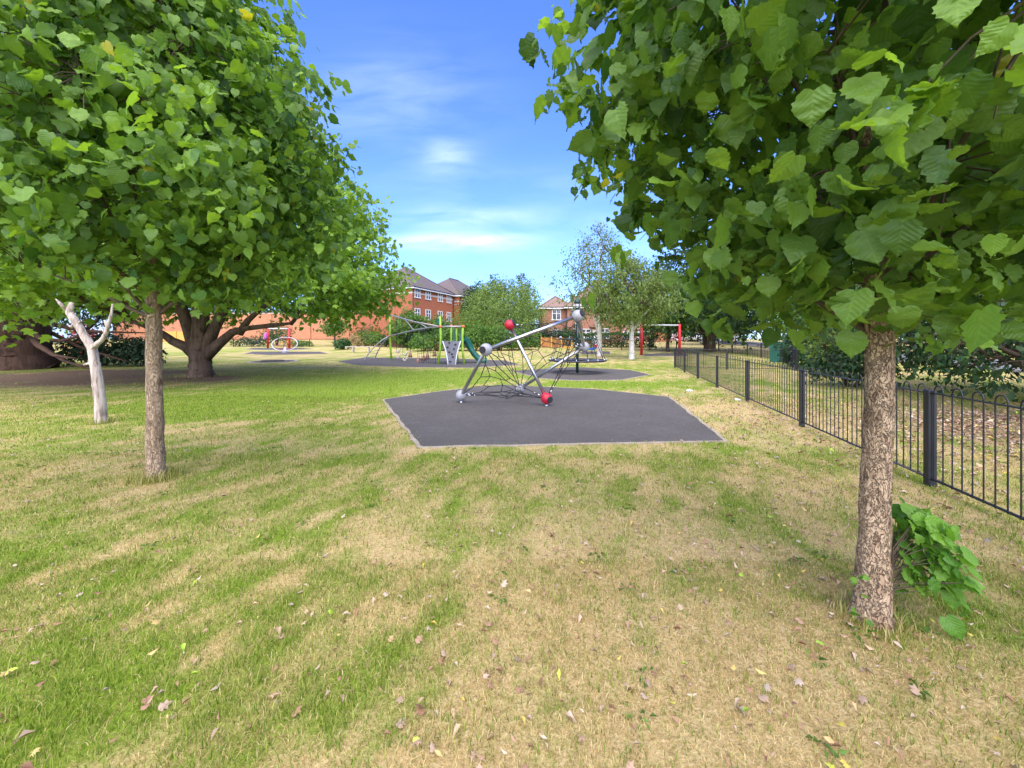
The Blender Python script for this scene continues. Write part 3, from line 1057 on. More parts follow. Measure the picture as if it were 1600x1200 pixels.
o = MB().torus((c0.x, c0.y, zr), Rr_, .034, seg=64)
o.torus((c0.x, c0.y, zr), Rr_ * .62, .018, seg=48)
for i in range(8):
    a = i * PI / 4
    o.tube([Vector((c0.x, c0.y, zr)), Vector((c0.x + Rr_ * math.cos(a), c0.y + Rr_ * math.sin(a), zr))], .018, 6)
o.build('platform_ring', m_black, t, True)
mb = MB()
for i in range(72):                      # mesh floor between the rings: a flat annulus of rope cloth with real thickness
    a, b_ = i * PI / 36, (i + 1) * PI / 36
    v = [Vector((c0.x + r * math.cos(q), c0.y + r * math.sin(q), zr + h)) for h in (-.012, .004) for r in (.5, Rr_ - .03) for q in (a, b_)]
    mb.add(v, [(4, 5, 7, 6), (1, 0, 2, 3)])
mb.build('platform_floor', m_panel, t)
MB().torus((c0.x, c0.y, zu), Ru, .024, seg=48).build('upper_ring', m_dkgreen, t, True)
o = MB()
for i in range(16):
    a = (i + .5) * PI / 8
    e = Vector((math.cos(a), math.sin(a), 0))
    pt_, pu, pl = Vector((c0.x, c0.y, H_(478))) + e * .1, Vector((c0.x, c0.y, zu)) + e * Ru, Vector((c0.x, c0.y, zr)) + e * Rr_
    if i % 2 == 0:
        o.tube([pt_, pu], .007, 5)
        MB().tube([pu + (pt_ - pu).normalized() * .03, pu + (pt_ - pu).normalized() * .13], .018, 6).build('rope_clamp', m_ferrule, t, True)
    o.tube([pu, pl], .010, 6)
    MB().tube([pl, pl + Vector((0, 0, .09))], .018, 6).build('rope_clamp', m_ferrule, t, True)
o.build('ropes', m_rope, t, True)

# ---- lime green climbing frame
base = G(690, 570)
t = thing('climbing_frame', 'lime green post climbing frame with grey climbing panel and green slide', 'climbing frame', base)


def bent(px, ys, xs, z, r=.062):
    return [A(x, y, z) for x, y in zip(xs, ys)], r


for xs, ys, z in (((611.8, 610.2, 609.2, 609.6), (565.5, 545, 520, 493), 25.6), ((684.2, 688, 688.6, 687.6), (571, 545, 525, 494), 22.2),
                  ((725.4, 722.6, 722.4, 723.4), (571, 545, 525, 510), 22.2), ((706, 705, 704.8, 705), (566.5, 545, 525, 509), 24.0), ((715.5, 713.5, 713, 713), (566.5, 545, 525, 511), 24.2)):
    p = [A(x, y, z) for x, y in zip(xs, ys)]
    p[0].z = float(gz(p[0].x, p[0].y)) - .02
    MB().tube(p, .065, 14).build('post', m_green_post, t, True)
Tt, Tm, Tk, T3, T4 = A(609.6, 492, 25.6), A(609, 525, 25.6), A(688, 510.5, 22.2), A(723.6, 510, 22.2), A(705, 509.5, 24.0)
T5 = A(713, 511, 24.2)
for p in (Tt, Tm, Tk, T3, T4, T5):
    MB().ball(p, .11, 16, 10, (1, 1, .8)).build('joint_cap', m_orange, t, True)
lowb = [Tm, A(633, 519.3, 24.7), A(652, 515, 23.8), A(670, 512, 23.0), Tk]
MB().tube([Tt, A(648, 503, 23.9), Tk], .045, 12).build('upper_beam', m_beam, t, True)
MB().tube(lowb, .045, 12).build('lower_beam', m_beam, t, True)
o = MB()
for a, b_ in ((Tk, T3), (Tk, T4), (T3, T5), (T4, T5)):
    o.tube([a, b_], .045, 12)
o.build('tower_frame', m_beam, t, True)
o = MB()
for a, b_ in (((633, 499), (646, 515.5)), ((655, 504.5), (668, 512.5))):
    o.tube([A(*a, 24.5), A(*b_, 24.0)], .028, 8)
o.build('brace', m_beam, t, True)
for foot, via in (((568.4, 564.2), ((592, 531.5), (575, 551))), ((585.5, 561.5), ((598, 533), (588, 551)))):
    g_ = G(*foot)
    p = [Tm, A(*via[0], .5 * (25.6 + g_.y) - .2), A(*via[1], g_.y), g_ - Vector((0, 0, .03))]
    q = []
    for i in range(13):
        f = i / 12
        q.append(p[0] * (1 - f) ** 3 + p[1] * 3 * f * (1 - f) ** 2 + p[2] * 3 * f * f * (1 - f) + p[3] * f ** 3)
    MB().tube(q, .035, 10).build('arch_leg', m_beam, t, True)
o = MB()
for i in range(5):
    f = .25 + .16 * i
    o.tube([A(603 - 36 * f * .9, 528 + 34 * f, 25.6 - .3 * f), A(604 - 19 * f * .95, 530 + 30 * f, 26.2)], .016, 6)
o.build('arch_rung', m_beam, t, True)
# hanging ropes with wooden pods, and two sling seats
for x, ytop, yend, z in ((640, 500.5, 551, 24.6), (652, 514.5, 561, 23.9), (667, 512.5, 553.5, 23.3), (678, 511.5, 549, 22.8), (661, 513, 556, 23.6)):
    a, b_ = A(x, ytop, z), A(x + 1.0, yend, z)
    rp = MB().tube([a, b_], .014, 6).build('hanging_rope', m_rope, t, True)
    MB().tube([b_ + Vector((0, 0, .05)), b_ - Vector((0, 0, .12)), b_ - Vector((0, 0, .30))], [.05, .10, .14], 12).build('wooden_pod', m_seat, rp, True)
for x0, x1, y0, y1 in ((619, 624, 496.5, 548), (629, 636, 498, 552)):
    z = 25.1
    rp = MB().tube([A(x0, y0, z), A(x0 + .5, y1, z)], .012, 6).tube([A(x1, y0 + 1.5, z), A(x1 + 1, y1 - 4, z)], .012, 6).build('hanging_rope', m_rope, t, True)
    s0, s1 = A(x0 + .5, y1, z), A(x1 + 1, y1 - 4, z)
    for k in range(2):
        q = [s0.lerp(s1, f) - Vector((0, 0, .35 * k + .22 * math.sin(PI * f))) for f in (0, .25, .5, .75, 1)]
        MB().tube(q, .06, 8).build('sling_seat', m_bench, rp, True)
o = MB()                                   # rope net under the beams
for i in range(9):
    x = 655 + i * 3.6
    o.tube([A(x, 548 - (i % 3) * 3, 22.9), A(x, 567, 22.7)], .009, 5)
for k in range(3):
    o.tube([A(655, 552 + 5 * k, 22.8), A(684, 550 + 6 * k, 22.6)], .009, 5)
o.build('rope_net', m_rope, t, True)
# climbing panel: curved sides, pale rim, dark holds
zt, zb_ = 22.0, 21.6
Lp = [(691.5, 533), (695, 543), (697.6, 553), (699, 562), (699.8, 571.3)]
Rp_ = [(719.8, 533), (716.6, 543), (714, 553), (712.6, 562), (711.6, 571.3)]
zz = [zt + (zb_ - zt) * i / 4 for i in range(5)]
Lw, Rw = [A(*p, z) for p, z in zip(Lp, zz)], [A(*p, z) for p, z in zip(Rp_, zz)]
mb = MB()
for i in range(4):
    for dy in (0, .05):
        q = [Lw[i], Rw[i], Rw[i + 1], Lw[i + 1]]
        mb.quad(*[p + Vector((0, dy, 0)) for p in (q if dy else q[::-1])])
    for s in (Lw, Rw):
        mb.quad(s[i], s[i + 1], s[i + 1] + Vector((0, .05, 0)), s[i] + Vector((0, .05, 0)))
mb.quad(Lw[0], Rw[0], Rw[0] + Vector((0, .05, 0)), Lw[0] + Vector((0, .05, 0)))
pan = mb.build('climbing_panel', m_panel, t)
MB().tube(Lw, .034, 8).tube(Rw, .034, 8).build('panel_rim', m_pale, pan, True)
for hx, hy in ((702, 535.3), (711.8, 538), (699.5, 542.5), (709.5, 545), (702.2, 550), (707.8, 557.3), (703.6, 564.8), (706.5, 553)):
    q = A(hx, hy, zt + (zb_ - zt) * (hy - 533) / 38)
    MB().ball(q + Vector((0, -.03, 0)), .065, 10, 7, (1, .8, .7)).build('climbing_hold', m_darkcap, pan, True)
# platform and side panels of the tower
P0 = A(706, 534, 23.1)
MB().box((P0.x, P0.y, P0.z - .06), 1.45, 1.6, .08).build('tower_deck', m_panel, t)
for x0, x1, ya, yb, z in ((716.5, 722.6, 513, 534, 22.6), (707, 711.5, 513, 534, 24.0)):
    a0, a1, a2, a3 = A(x1, ya, z), A(x1, yb, z), A(x0, yb, z), A(x1 - 2, ya, z)
    MB().prism([a0, a1, a2, a3], (0, .04, 0)).build('side_panel', m_slide, t)
f0 = [A(687.2, 497, 22.15), A(681, 500.5, 22.15), A(681, 502.5, 22.15), A(685, 507, 22.15), A(687.2, 506, 22.15)]
MB().prism(f0, (0, .03, 0)).build('leaf_flag', m_slide, t)
# slide: U-shaped trough swept down to the right
path = [A(721.5, 532, 23.3), A(726, 535, 23.4), A(732, 544.5, 23.5), A(739, 555, 23.55), A(746, 562, 23.6), A(753, 565.8, 23.6), A(760, 566.8, 23.6)]
sm = []
for i in range(len(path) - 1):
    p0, p1, p2, p3 = path[max(i - 1, 0)], path[i], path[i + 1], path[min(i + 2, len(path) - 1)]
    for k in range(5):
        f = k / 5
        sm.append(.5 * ((2 * p1) + (p2 - p0) * f + (2 * p0 - 5 * p1 + 4 * p2 - p3) * f * f + (3 * p1 - p0 - 3 * p2 + p3) * f ** 3))
sm.append(path[-1])
sec = [(-.27, .22), (-.31, .22), (-.33, .0), (-.28, -.12), (.28, -.12), (.33, 0), (.31, .22), (.27, .22), (.25, .0), (.2, -.05), (-.2, -.05), (-.25, 0)]
vs, fs = [], []
for i, p in enumerate(sm):
    d = (sm[min(i + 1, len(sm) - 1)] - sm[max(i - 1, 0)]).normalized()
    side = Vector((d.y, -d.x, 0)).normalized()
    up = side.cross(d)
    vs += [p + side * a + up * (b_ + .06) for a, b_ in sec]
ns_ = len(sec)
for i in range(len(sm) - 1):
    for k in range(ns_):
        k2 = (k + 1) % ns_
        fs.append((i * ns_ + k, i * ns_ + k2, (i + 1) * ns_ + k2, (i + 1) * ns_ + k))
fs += [tuple(range(ns_)), tuple(range((len(sm) - 1) * ns_ + ns_ - 1, (len(sm) - 1) * ns_ - 1, -1))]
MB().add(vs, fs).build('slide', m_slide, t, True)


# ---- red swing frames
def swing(px0, px1, pyb, pyt, label, grp, lean, seats, cloth=False):
    a, b_ = G(px0, pyb), G(px1, pyb)
    b_ = gp(a.x + (b_.x - a.x), a.y + .2)
    h = EYE - (pyt - HY) / F * a.y
    t_ = thing('swing_frame', label, 'swing', gp((a.x + b_.x) / 2, a.y), grp)
    for p in (a, b_):
        MB().tube([p - Vector((0, 0, .05)), Vector((p.x, p.y, h + .1))], .105, 16).build('post', m_redpost, t_, True)
    MB().tube([Vector((a.x, a.y, h)), Vector((b_.x, b_.y, h))], .06, 12).build('crossbar', m_pale, t_, True)
    for f in seats:
        c_ = a.lerp(b_, f)
        ch = MB()
        for s in (-.24, .24):
            ch.tube([Vector((c_.x + s, c_.y, h)), Vector((c_.x + s * .9, c_.y, c_.z + .48))], .012, 5)
        st = ch.build('chains', m_rope, t_, True)
        MB().box((c_.x, c_.y, c_.z + .46), .46, .2, .05).build('seat', m_darkcap, st, bevel=.015)
    return t_, a, h


sw, a_, h_ = swing(418.5, 450.5, 544.2, 513.5, 'red post swing frame beside the brick garden wall', 'red swing frames', 0, (.32,))
_, a2_, h2_ = swing(1002.3, 1063.5, 555, 508, 'red post swing frame behind the white birch trunk', 'red swing frames', 0, (.3, .7))
q = Vector((a_.x - .12, a_.y - .14, a_.z + 1.75))
o = MB().tube([q, q - Vector((.05, .02, .25)), q - Vector((.02, .02, .55)), q - Vector((.03, 0, .75))], [.05, .17, .20, .15], 10, jit=.1, seed=3).build('hanging_cloth', M('purple_cloth', (.40, .16, .50), (.48, .08, .30), scale=3, rough=.8), None, True)
tag(o, 'small purple cloth hung on the left red swing post', 'cloth')

# dish spinner
c_ = G(445, 551.5)
t = thing('dish_spinner', 'tilted pale ring dish spinner on a short stand', 'spinner', c_)
nrm = Vector((.25, -.55, .8)).normalized()
cc = c_ + Vector((0, 0, .80))
MB().torus(cc, .98, .035, nrm, 48).build('rim', m_pale, t, True)
o = MB()
u = nrm.orthogonal().normalized()
w = nrm.cross(u)
for i in range(12):
    a = i * PI / 6
    e = u * math.cos(a) + w * math.sin(a)
    o.tube([cc + e * .97, cc + e * .6 - nrm * .28, cc - nrm * .4], .012, 5)
o.torus(cc - nrm * .27, .6, .012, nrm, 36, 5)
o.build('rope_bowl', m_redpost, t, True)
MB().tube([c_ - Vector((0, 0, .03)), c_ + Vector((0, 0, .15)), cc - nrm * .4], [.22, .16, .09], 12).build('stand', m_pale, t, True)
# in-ground trampoline
c_ = G(426, 564.6)
t = thing('ground_trampoline', 'round black trampoline sunk level with the grass', 'trampoline', c_)
MB().torus(c_ + Vector((0, 0, .035)), .62, .05, seg=48).build('rim', m_rubber, t, True)
MB().disc(c_ + Vector((0, 0, .022)), .60, .02).build('jumping_mat', m_rope, t)

# spring rockers
for px, py, col, lab, sc in ((924.5, 553.5, (.03, .16, .55), 'small blue and red spring rocker near the birch trunks', 1.0), (888, 550.5, (.62, .34, .05), 'small yellow spring rocker before the orange board fence', 1.25)):
    c_ = G(px, py)
    t = thing('spring_rocker', lab, 'spring rocker', c_, 'spring rockers')
    o = MB()
    o.tube([c_ + Vector((.09 * math.cos(i * .7), .09 * math.sin(i * .7), .012 * i)) for i in range(34)], .016, 6)
    o.build('spring', m_black, t, True)
    mcol = M('rocker_paint', col, None, rough=.4)
    z = c_.z + .40
    prof = [(-.36, 0), (-.22, -.06), (.2, -.06), (.4, .08), (.42, .38), (.30, .42), (.18, .16), (-.16, .12), (-.30, .22)]
    MB().prism([Vector((c_.x + x * sc, c_.y - .08, z + zz_ * sc)) for x, zz_ in prof], (0, .16, 0)).build('body', mcol, t, bevel=.02)
    MB().tube([Vector((c_.x + .22 * sc, c_.y - .26, z + .34 * sc)), Vector((c_.x + .22 * sc, c_.y + .26, z + .34 * sc))], .025, 8).build('handlebar', m_redpost if col[2] > .3 else m_black, t, True)
    MB().box((c_.x + .33 * sc, c_.y, z + .28 * sc), .2, .34, .24).build('head', m_redpost if col[2] > .3 else mcol, t, bevel=.04)

# bench left of the climbing frame
a, b_ = G(546, 550.5), G(582, 550.5)
t = thing('bench', 'long pale plank bench in front of the low shrubs', 'bench', gp((a.x + b_.x) / 2, a.y))
MB().box(gp((a.x + b_.x) / 2, a.y, .50), 2.75, .36, .07).build('seat', m_bench, t, bevel=.01)
for x in (a.x + .35, b_.x - .35):
    MB().box(gp(x, a.y, .22), .10, .30, .50).build('leg', m_bench, t)

# utility cabinet
c_ = G(1217, 565.5)
t = thing('utility_cabinet', 'teal green metal utility cabinet beyond the railings', 'cabinet', c_)
ux, uy = Vector((.93, .36, 0)).normalized(), Vector((-.36, .93, 0)).normalized()
MB().box(c_ + Vector((0, 0, .62)), .95, .5, 1.24, ux, uy).build('body', m_cab, t, bevel=.02)
MB().box(c_ + Vector((0, 0, 1.27)), 1.03, .58, .06, ux, uy).build('lid', m_cab, t, bevel=.01)
for s in (-.24, .24):
    d_ = MB().box(c_ + ux * s - uy * .262 + Vector((0, 0, .62)), .44, .02, 1.08, ux, uy).build('door', m_cab, t)
    MB().box(c_ + ux * (s * .25) - uy * .285 + Vector((0, 0, .65)), .03, .03, .14, ux, uy).build('handle', m_black, d_)


# ================================================================== RAILINGS
def railing(pts, label, grp, bar=.1, h=.97, r=.0062, post=.036, bows=True, segs=6, bow_h=.06):
    """bow-top railings: a post at every point, one panel between two posts"""
    t_ = thing('railing', label, 'railing', gp(*pts[0]), grp)
    for i, (x, y) in enumerate(pts):
        d = Vector((pts[min(i + 1, len(pts) - 1)][0] - pts[max(i - 1, 0)][0], pts[min(i + 1, len(pts) - 1)][1] - pts[max(i - 1, 0)][1], 0)).normalized()
        MB().box(gp(x, y, (h + .02) / 2 - .05), post * 2, post * 2, h + .1, d, Vector((-d.y, d.x, 0))).build('post', m_black, t_, bevel=.006 if y < 9 else 0)
    for (a, b_) in zip(pts[:-1], pts[1:]):
        A0, B0 = gp(*a), gp(*b_)
        L = (B0 - A0).length
        d = (B0 - A0).normalized()
        hd = Vector((d.x, d.y, 0)).normalized()
        nn = Vector((-hd.y, hd.x, 0))
        n = int(L / bar)
        n -= n % 2
        mb = MB()
        mid = (A0 + B0) / 2
        for z in (h - .02, .085):
            mb.box(mid + Vector((0, 0, z)), L - post * 2, .036 if segs > 5 else .03, .010 if segs > 5 else .02, d, nn, Vector((0, 0, 1)))
        sp = L / n
        for k in range(n):
            p = A0 + d * sp * (k + .5)
            mb.tube([p + Vector((0, 0, .07)), p + Vector((0, 0, h + (.0 if bows else .03)))], r, segs, caps=False)
            if bows and k % 2 == 0:
                q = A0 + d * sp * (k + 1.5)
                c2 = (p + q) / 2 + Vector((0, 0, h))
                arc = [c2 - d * sp / 2 * math.cos(PI * j / 8) + Vector((0, 0, bow_h * math.sin(PI * j / 8))) for j in range(9)]
                mb.tube(arc, r, segs, caps=False)
        mb.build('railing_panel', m_black, t_, True)
    return t_


def fx(y):
    return 4.245 + (y - 3.9) * .26


ys = [3.9 - 2.66 * 3, 3.9 - 2.66 * 2, 3.9 - 2.66, 3.9]
ys += [3.9 + 2.63 * i for i in range(1, 7)]
railing([(fx(y), y) for y in ys], 'black bow topped railing running back from the near right', 'park railings', segs=6)
yl = ys[-1]
K0 = (fx(yl), yl)
railing([K0, (10.35, 18.5), (13.2, 17.8)], 'short black railing crossing behind the near railing', 'park railings', segs=4, r=.007)
railing([(13.2, 17.8), (14.7, 20.3), (16.1, 22.8), (17.4, 25.4), (18.3, 28.2), (19.0, 31), (19.5, 34), (19.9, 37)], 'black roadside railing beside the teal cabinet', 'park railings', segs=4, r=.008)
zb = 38.5
railing([(5.5 + 2.75 * i, zb) for i in range(6)], 'thin black railing in front of the clipped hedge', 'park railings', segs=3, r=.009)
railing([(-36 + 3.0 * i, 45.5) for i in range(8)], 'black railing before the long brick wall', 'park railings', segs=3, r=.012, bows=False)

# orange board fence
t = thing('board_fence', 'low orange board fence with yellow posts behind the carousel', 'fence', gp(5, 44))
for i in range(4):
    x = 3.35 + 1.15 * i
    MB().box(gp(x, 43.9, .62), .13, .13, 1.3).build('post', m_yellowwood, t)
    if i < 3:
        for k in range(7):
            pass
        mb = MB()
        for k in range(7):
            mb.box(gp(x + .08 + .145 * (k + .5), 44.0, .58 + (.02 if k % 2 else 0)), .138, .03, 1.12)
        mb.build('boards', m_fencewood, t)


# ================================================================== BUILDINGS
def house(name, label, c, u, L, W, ze, rise, wallm, roofm, wins, group=None, hip=True, over=.4, bands=(), door=None, chim=None):
    """c = near corner on the ground, front along u, depth along v"""
    u = Vector((u[0], u[1], 0)).normalized()
    v = Vector((-u.y, u.x, 0))
    zb_ = float(gz(c[0], c[1])) - .4
    o0 = Vector((c[0], c[1], 0))
    P = lambda s, q, z: o0 + u * s + v * q + Vector((0, 0, z))
    t_ = thing(name, label, 'house', P(L / 2, W / 2, zb_ + .4), group)
    MB().prism([P(0, 0, zb_), P(L, 0, zb_), P(L, W, zb_), P(0, W, zb_)], (0, 0, ze - zb_ - .02)).build('wall', wallm, t_)
    e = over
    q = [P(-e, -e, ze), P(L + e, -e, ze), P(L + e, W + e, ze), P(-e, W + e, ze)]
    lo = [p - Vector((0, 0, .12)) for p in q]
    if hip:
        hw = min(W, L) / 2
        if L >= W:
            r0, r1 = P(hw, W / 2, ze + rise), P(L - hw, W / 2, ze + rise)
        else:
            r0, r1 = P(L / 2, hw, ze + rise), P(L / 2, W - hw, ze + rise)
    else:
        r0, r1 = P(-e, W / 2, ze + rise), P(L + e, W / 2, ze + rise)
    mb = MB()
    if L >= W or not hip:
        fs_ = [(4, 5, 7, 6), (1, 0, 8, 9), (3, 2, 9, 8), (0, 3, 8), (2, 1, 9)]
    else:
        fs_ = [(4, 5, 7, 6), (0, 3, 9, 8), (2, 1, 8, 9), (1, 0, 8), (3, 2, 9)]
    mb.add(lo + q + [r0, r1] if False else q + lo + [r0, r1], [tuple(f) for f in ((7, 6, 5, 4),)] + [(0, 1, 5, 4), (1, 2, 6, 5), (2, 3, 7, 6), (3, 0, 4, 7)] + fs_[1:])
    rf = mb.build('roof', roofm, t_)
    mb = MB()
    for a, b_ in ((0, 1), (1, 2), (2, 3), (3, 0)):
        pa, pb = lo[a], lo[b_]
        d = (pb - pa).normalized()
        nn = Vector((d.y, -d.x, 0))
        mb.box((pa + pb) / 2 + nn * .02 + Vector((0, 0, -.02)), (pb - pa).length, .05, .20, d, nn)
    mb.build('fascia', m_white, rf)
    for a, b_ in ((q[0], r0), (q[1], r1 if (L >= W or not hip) else r0), (r0, r1)):
        MB().tube([a + Vector((0, 0, .02)), b_ + Vector((0, 0, .02))], .10, 6).build('ridge_tiles', roofm, rf, True)
    for s_, q_ in ((-.06, -.06), (L + .06, -.06)):
        MB().tube([P(s_, q_, zb_), P(s_, q_, ze - .1)], .055, 6).build('drainpipe', m_black, t_)
    MB().tube([P(-e, -e - .05, ze - .02), P(L + e, -e - .05, ze - .02)], .06, 6).tube([P(-e - .05, -e, ze - .02), P(-e - .05, W + e, ze - .02)], .06, 6).build('gutter', m_black, rf)
    if chim:
        MB().box(P(chim, W / 2, ze + rise + .3), .8, .6, 1.6, u, v).build('chimney', wallm, rf)
    face = {'front': (lambda s, z, d: P(s, -d, z), u, -v), 'side': (lambda s, z, d: P(-d, s, z), v, -u), 'end': (lambda s, z, d: P(L + d, s, z), v, u)}
    for (fc, s, z, w_, h) in wins:
        fp, ax, nn = face[fc]
        fr = MB()
        fr.box(fp(s, z + h / 2, .03), w_ + .16, .10, .10, ax, nn).box(fp(s, z - h / 2, .05), w_ + .30, .16, .12, ax, nn)
        for k in (-.5, 0, .5):
            fr.box(fp(s + k * w_, z, .03), .10, .10, h, ax, nn)
        fr.box(fp(s, z + h * .12, .03), w_, .09, .07, ax, nn)
        f_ = fr.build('window', m_white, t_)
        MB().box(fp(s, z, .015), w_, .03, h, ax, nn).build('pane', m_glass, f_)
    for (fc, z, s0, s1, h) in bands:
        fp, ax, nn = face[fc]
        MB().box(fp((s0 + s1) / 2, z, .012), s1 - s0, .05, h, ax, nn).build('string_course', m_stone, t_)
    if door:
        fp, ax, nn = face[door[0]]
        d_ = MB().box(fp(door[1], zb_ + .4 + 1.05, .03), 1.0, .08, 2.1, ax, nn).build('door', m_white, t_)
        MB().box(fp(door[1], zb_ + .4 + 2.45, .4), 1.8, .9, .12, ax, nn).build('porch_roof', roofm, t_)
        MB().box(fp(door[1] + .35, zb_ + 1.4, .09), .05, .06, .14, ax, nn).build('handle', m_black, d_)
    return t_


u1 = (.366, .931)
w3 = [(.94, 1), (3.42, 1), (6.48, 1), (8.9, 1)]
wl = [('front', s, z, 1.1, h) for s, _ in w3 for z, h in ((7.45, 1.15), (4.75, 1.35), (2.0, 1.35))]
house('apartment_block', 'three storey red brick block with white windows, its corner nearest the maple', (-12.8, 49.6), u1, 10.1, 10.0, 8.2, 3.75, m_brick, m_roof, wl, 'red brick apartment blocks',
      bands=(('front', 7.45, 0, 10.1, .22), ('side', 7.45, 0, 10.0, .22), ('front', 3.75, 7.2, 10.1, .2)))
house('apartment_block', 'red brick block set back behind the round willow', (-8.06 + .02, 59.0), u1, 12, 9.0, 8.2, 3.5, m_brick, m_roof,
      [('front', s, z, 1.1, 1.3) for s in (2, 5, 8) for z in (7.35, 4.75)] + [('side', 2.5, 5.0, 1, 1.3)], 'red brick apartment blocks', bands=(('side', 7.2, 0, 9, .2), ('side', 6.7, 0, 9, .1), ('front', 7.2, 0, 12, .2)))
house('brick_house', 'orange brick house with a low tiled roof beyond the carousel', (4.2, 54), (1, 0), 4.2, 7, 5.9, 1.75, m_brickpale, m_roof2,
      [('front', 2.05, 4.85, 1.15, 1.45), ('front', 2.1, 2.1, 1.3, 1.3)], 'brick houses past the green', door=None)
house('brick_house', 'taller orange brick house half hidden by the birches', (7.6, 53), (1, 0), 7.2, 9, 5.9, 3.2, m_brickpale, m_roof2,
      [('front', 2.6, 2.2, 1.3, 1.2), ('front', 1.2, 4.9, 1.0, 1.3), ('front', 4.9, 4.9, 1.1, 1.3), ('front', 5.2, 2.2, 1.2, 1.3)], 'brick houses past the green', door=('front', 4.0), chim=5.0)
for i, lab in enumerate(('pink brick terraced house next to the birch trunks', 'middle pink brick terraced house above the hedge', 'pink brick terraced house at the right end of its row')):
    house('terraced_house', lab, (18.4 + 5.6 * i, 85), (1, 0), 5.55, 8, 6.0, 2.6, m_brickpink, m_roof2,
          [('front', 1.5, 4.9, 1.4, 1.4), ('front', 4.1, 4.9, 1.0, 1.4), ('front', 1.5, 2.3, 1.6, 1.5)], 'pink brick terraced houses', hip=False, over=.12, door=('front', 4.2), chim=5.0)
house('garage', 'small orange brick garage at the end of the hedge', (23.0, 64), (1, 0), 3.4, 5, 2.9, .6, m_brickwall, m_roof2, [], None, hip=False, over=.2)
for i, (x, y, lab) in enumerate(((32.5, 84, 'distant brick house left of the parked cars'), (44, 88, 'distant brick house behind the parked cars'))):
    house('distant_house', lab, (x, y), (1, .1), 8.5, 8, 6, 2.8, m_brickpink, m_roof2, [('front', s, z, 1.3, 1.3) for s in (2, 6) for z in (4.7, 2.4)], 'distant houses across the road', hip=False, over=.2, door=('front', 4.2))

# long garden wall on the left
t = thing('garden_wall', 'long orange brick wall seen under the maple boughs', 'wall', gp(-36, 60))
xs = np.linspace(-62, -13.5, 9)
MB().prism([Vector((-62, 60, .4)), Vector((-13.5, 60, .4)), Vector((-13.5, 60.34, .4)), Vector((-62, 60.34, .4))], (0, 0, 5.0)).build('wall', m_brickwall, t)
MB().box((-37.75, 60.17, 5.46), 48.6, .46, .10).build('coping', m_stone, t)
for x in xs:
    MB().box((x, 59.92, 2.9), .5, .16, 5.0).build('pier', m_brickwall, t)
MB().box((-38, 59.97, 1.25), 48.4, .05, .12).build('plinth', m_brickdark, t)
t = thing('rendered_outbuilding', 'low cream rendered outbuilding at the wall end', 'outbuilding', gp(-21.3, 57.5))
MB().prism([gp(-23.2, 56.5, -.3), gp(-20.2, 56.5, -.3), gp(-20.2, 58.5, -.3), gp(-23.2, 58.5, -.3)], (0, 0, 2.9)).build('wall', m_render, t)
MB().prism([gp(-23.4, 56.3, 2.62), gp(-20.0, 56.3, 2.62), gp(-20.0, 58.7, 2.9), gp(-23.4, 58.7, 2.9)], (0, 0, .14)).build('roof', m_roof2, t)
MB().box(gp(-21.0, 56.47, .95), .9, .06, 2.0).build('door', m_brickdark, t)
t = thing('boundary_wall', 'dark brown brick boundary wall behind the climbing frame', 'wall', gp(-10, 46))
MB().prism([gp(-14.8, 46, -.3), gp(-5.0, 46, -.3), gp(-5.0, 46.3, -.3), gp(-14.8, 46.3, -.3)], (0, 0, 2.25)).build('wall', m_brickdark, t)
MB().box(gp(-9.9, 46.15, 2.0), 9.9, .42, .09).build('coping', m_brickdark, t)
t = thing('wooden_fence', 'yellow wooden fence panels at the far left of the brick wall', 'fence', gp(-48, 56))
for i in range(5):
    x = -53 + 2.0 * i
    MB().box(gp(x, 56, .8), .12, .12, 1.7).build('post', m_yellowwood, t)
    if i < 4:
        mb = MB()
        for k in range(12):
            mb.box(gp(x + .1 + .158 * (k + .4), 56.03, .82 + (.02 if k % 2 else 0)), .15, .025, 1.5)
        mb.build('fence_panel', m_yellowwood, t)


# ================================================================== PARKED CARS
def car(label, x, y, rz, paint):
    t_ = thing('parked_car', label, 'car', gp(x, y), 'cars parked along the far road')
    g_ = gp(x, y)
    c_, s_ = math.cos(rz), math.sin(rz)
    Wd = lambda p: Vector((g_.x + p[0] * c_ - p[1] * s_, g_.y + p[0] * s_ + p[1] * c_, g_.z + p[2]))
    prof = [(-2.0, .35), (-2.05, .75), (-1.85, .98), (-1.35, 1.02), (-.95, 1.42), (.35, 1.46), (1.05, 1.02), (1.85, .88), (2.05, .65), (2.0, .35)]
    vs, n = [], len(prof)
    for yy, k in ((-.82, 1), (.82, 1)):
        vs += [Wd((px_, yy * (.82 if pz > 1.1 else 1), pz)) for px_, pz in prof]
    MB().add(vs, [tuple(range(n)), tuple(range(2 * n - 1, n - 1, -1))] + [(i, i + n, (i + 1) % n + n, (i + 1) % n) for i in range(n)]).build('body', paint, t_, bevel=.05)
    for yy in (-.765, .765):
        s2 = 1 if yy > 0 else -1
        MB().prism([Wd((a, yy, b_)) for a, b_ in ((-1.2, 1.06), (-.88, 1.36), (.3, 1.39), (.85, 1.06))], Wd((0, s2 * .02, 0)) - Wd((0, 0, 0))).build('side_window', m_glass, t_)
    for px_ in (-1.25, 1.3):
        for yy in (-.84, .66):
            a, b_ = Wd((px_, yy, .32)), Wd((px_, yy + .18, .32))
            wh = MB().disc(a, .32, .18, (b_ - a).normalized(), 20).build('wheel', m_darkcap, t_)
            MB().disc(a - (b_ - a).normalized() * .01, .19, .2, (b_ - a).normalized(), 14).build('rim', m_pale, wh)
    for yy in (-.6, .6):
        MB().box(Wd((2.03, yy, .68)), .06, .34, .14, (c_, s_, 0), (-s_, c_, 0)).build('headlight', m_glass, t_)


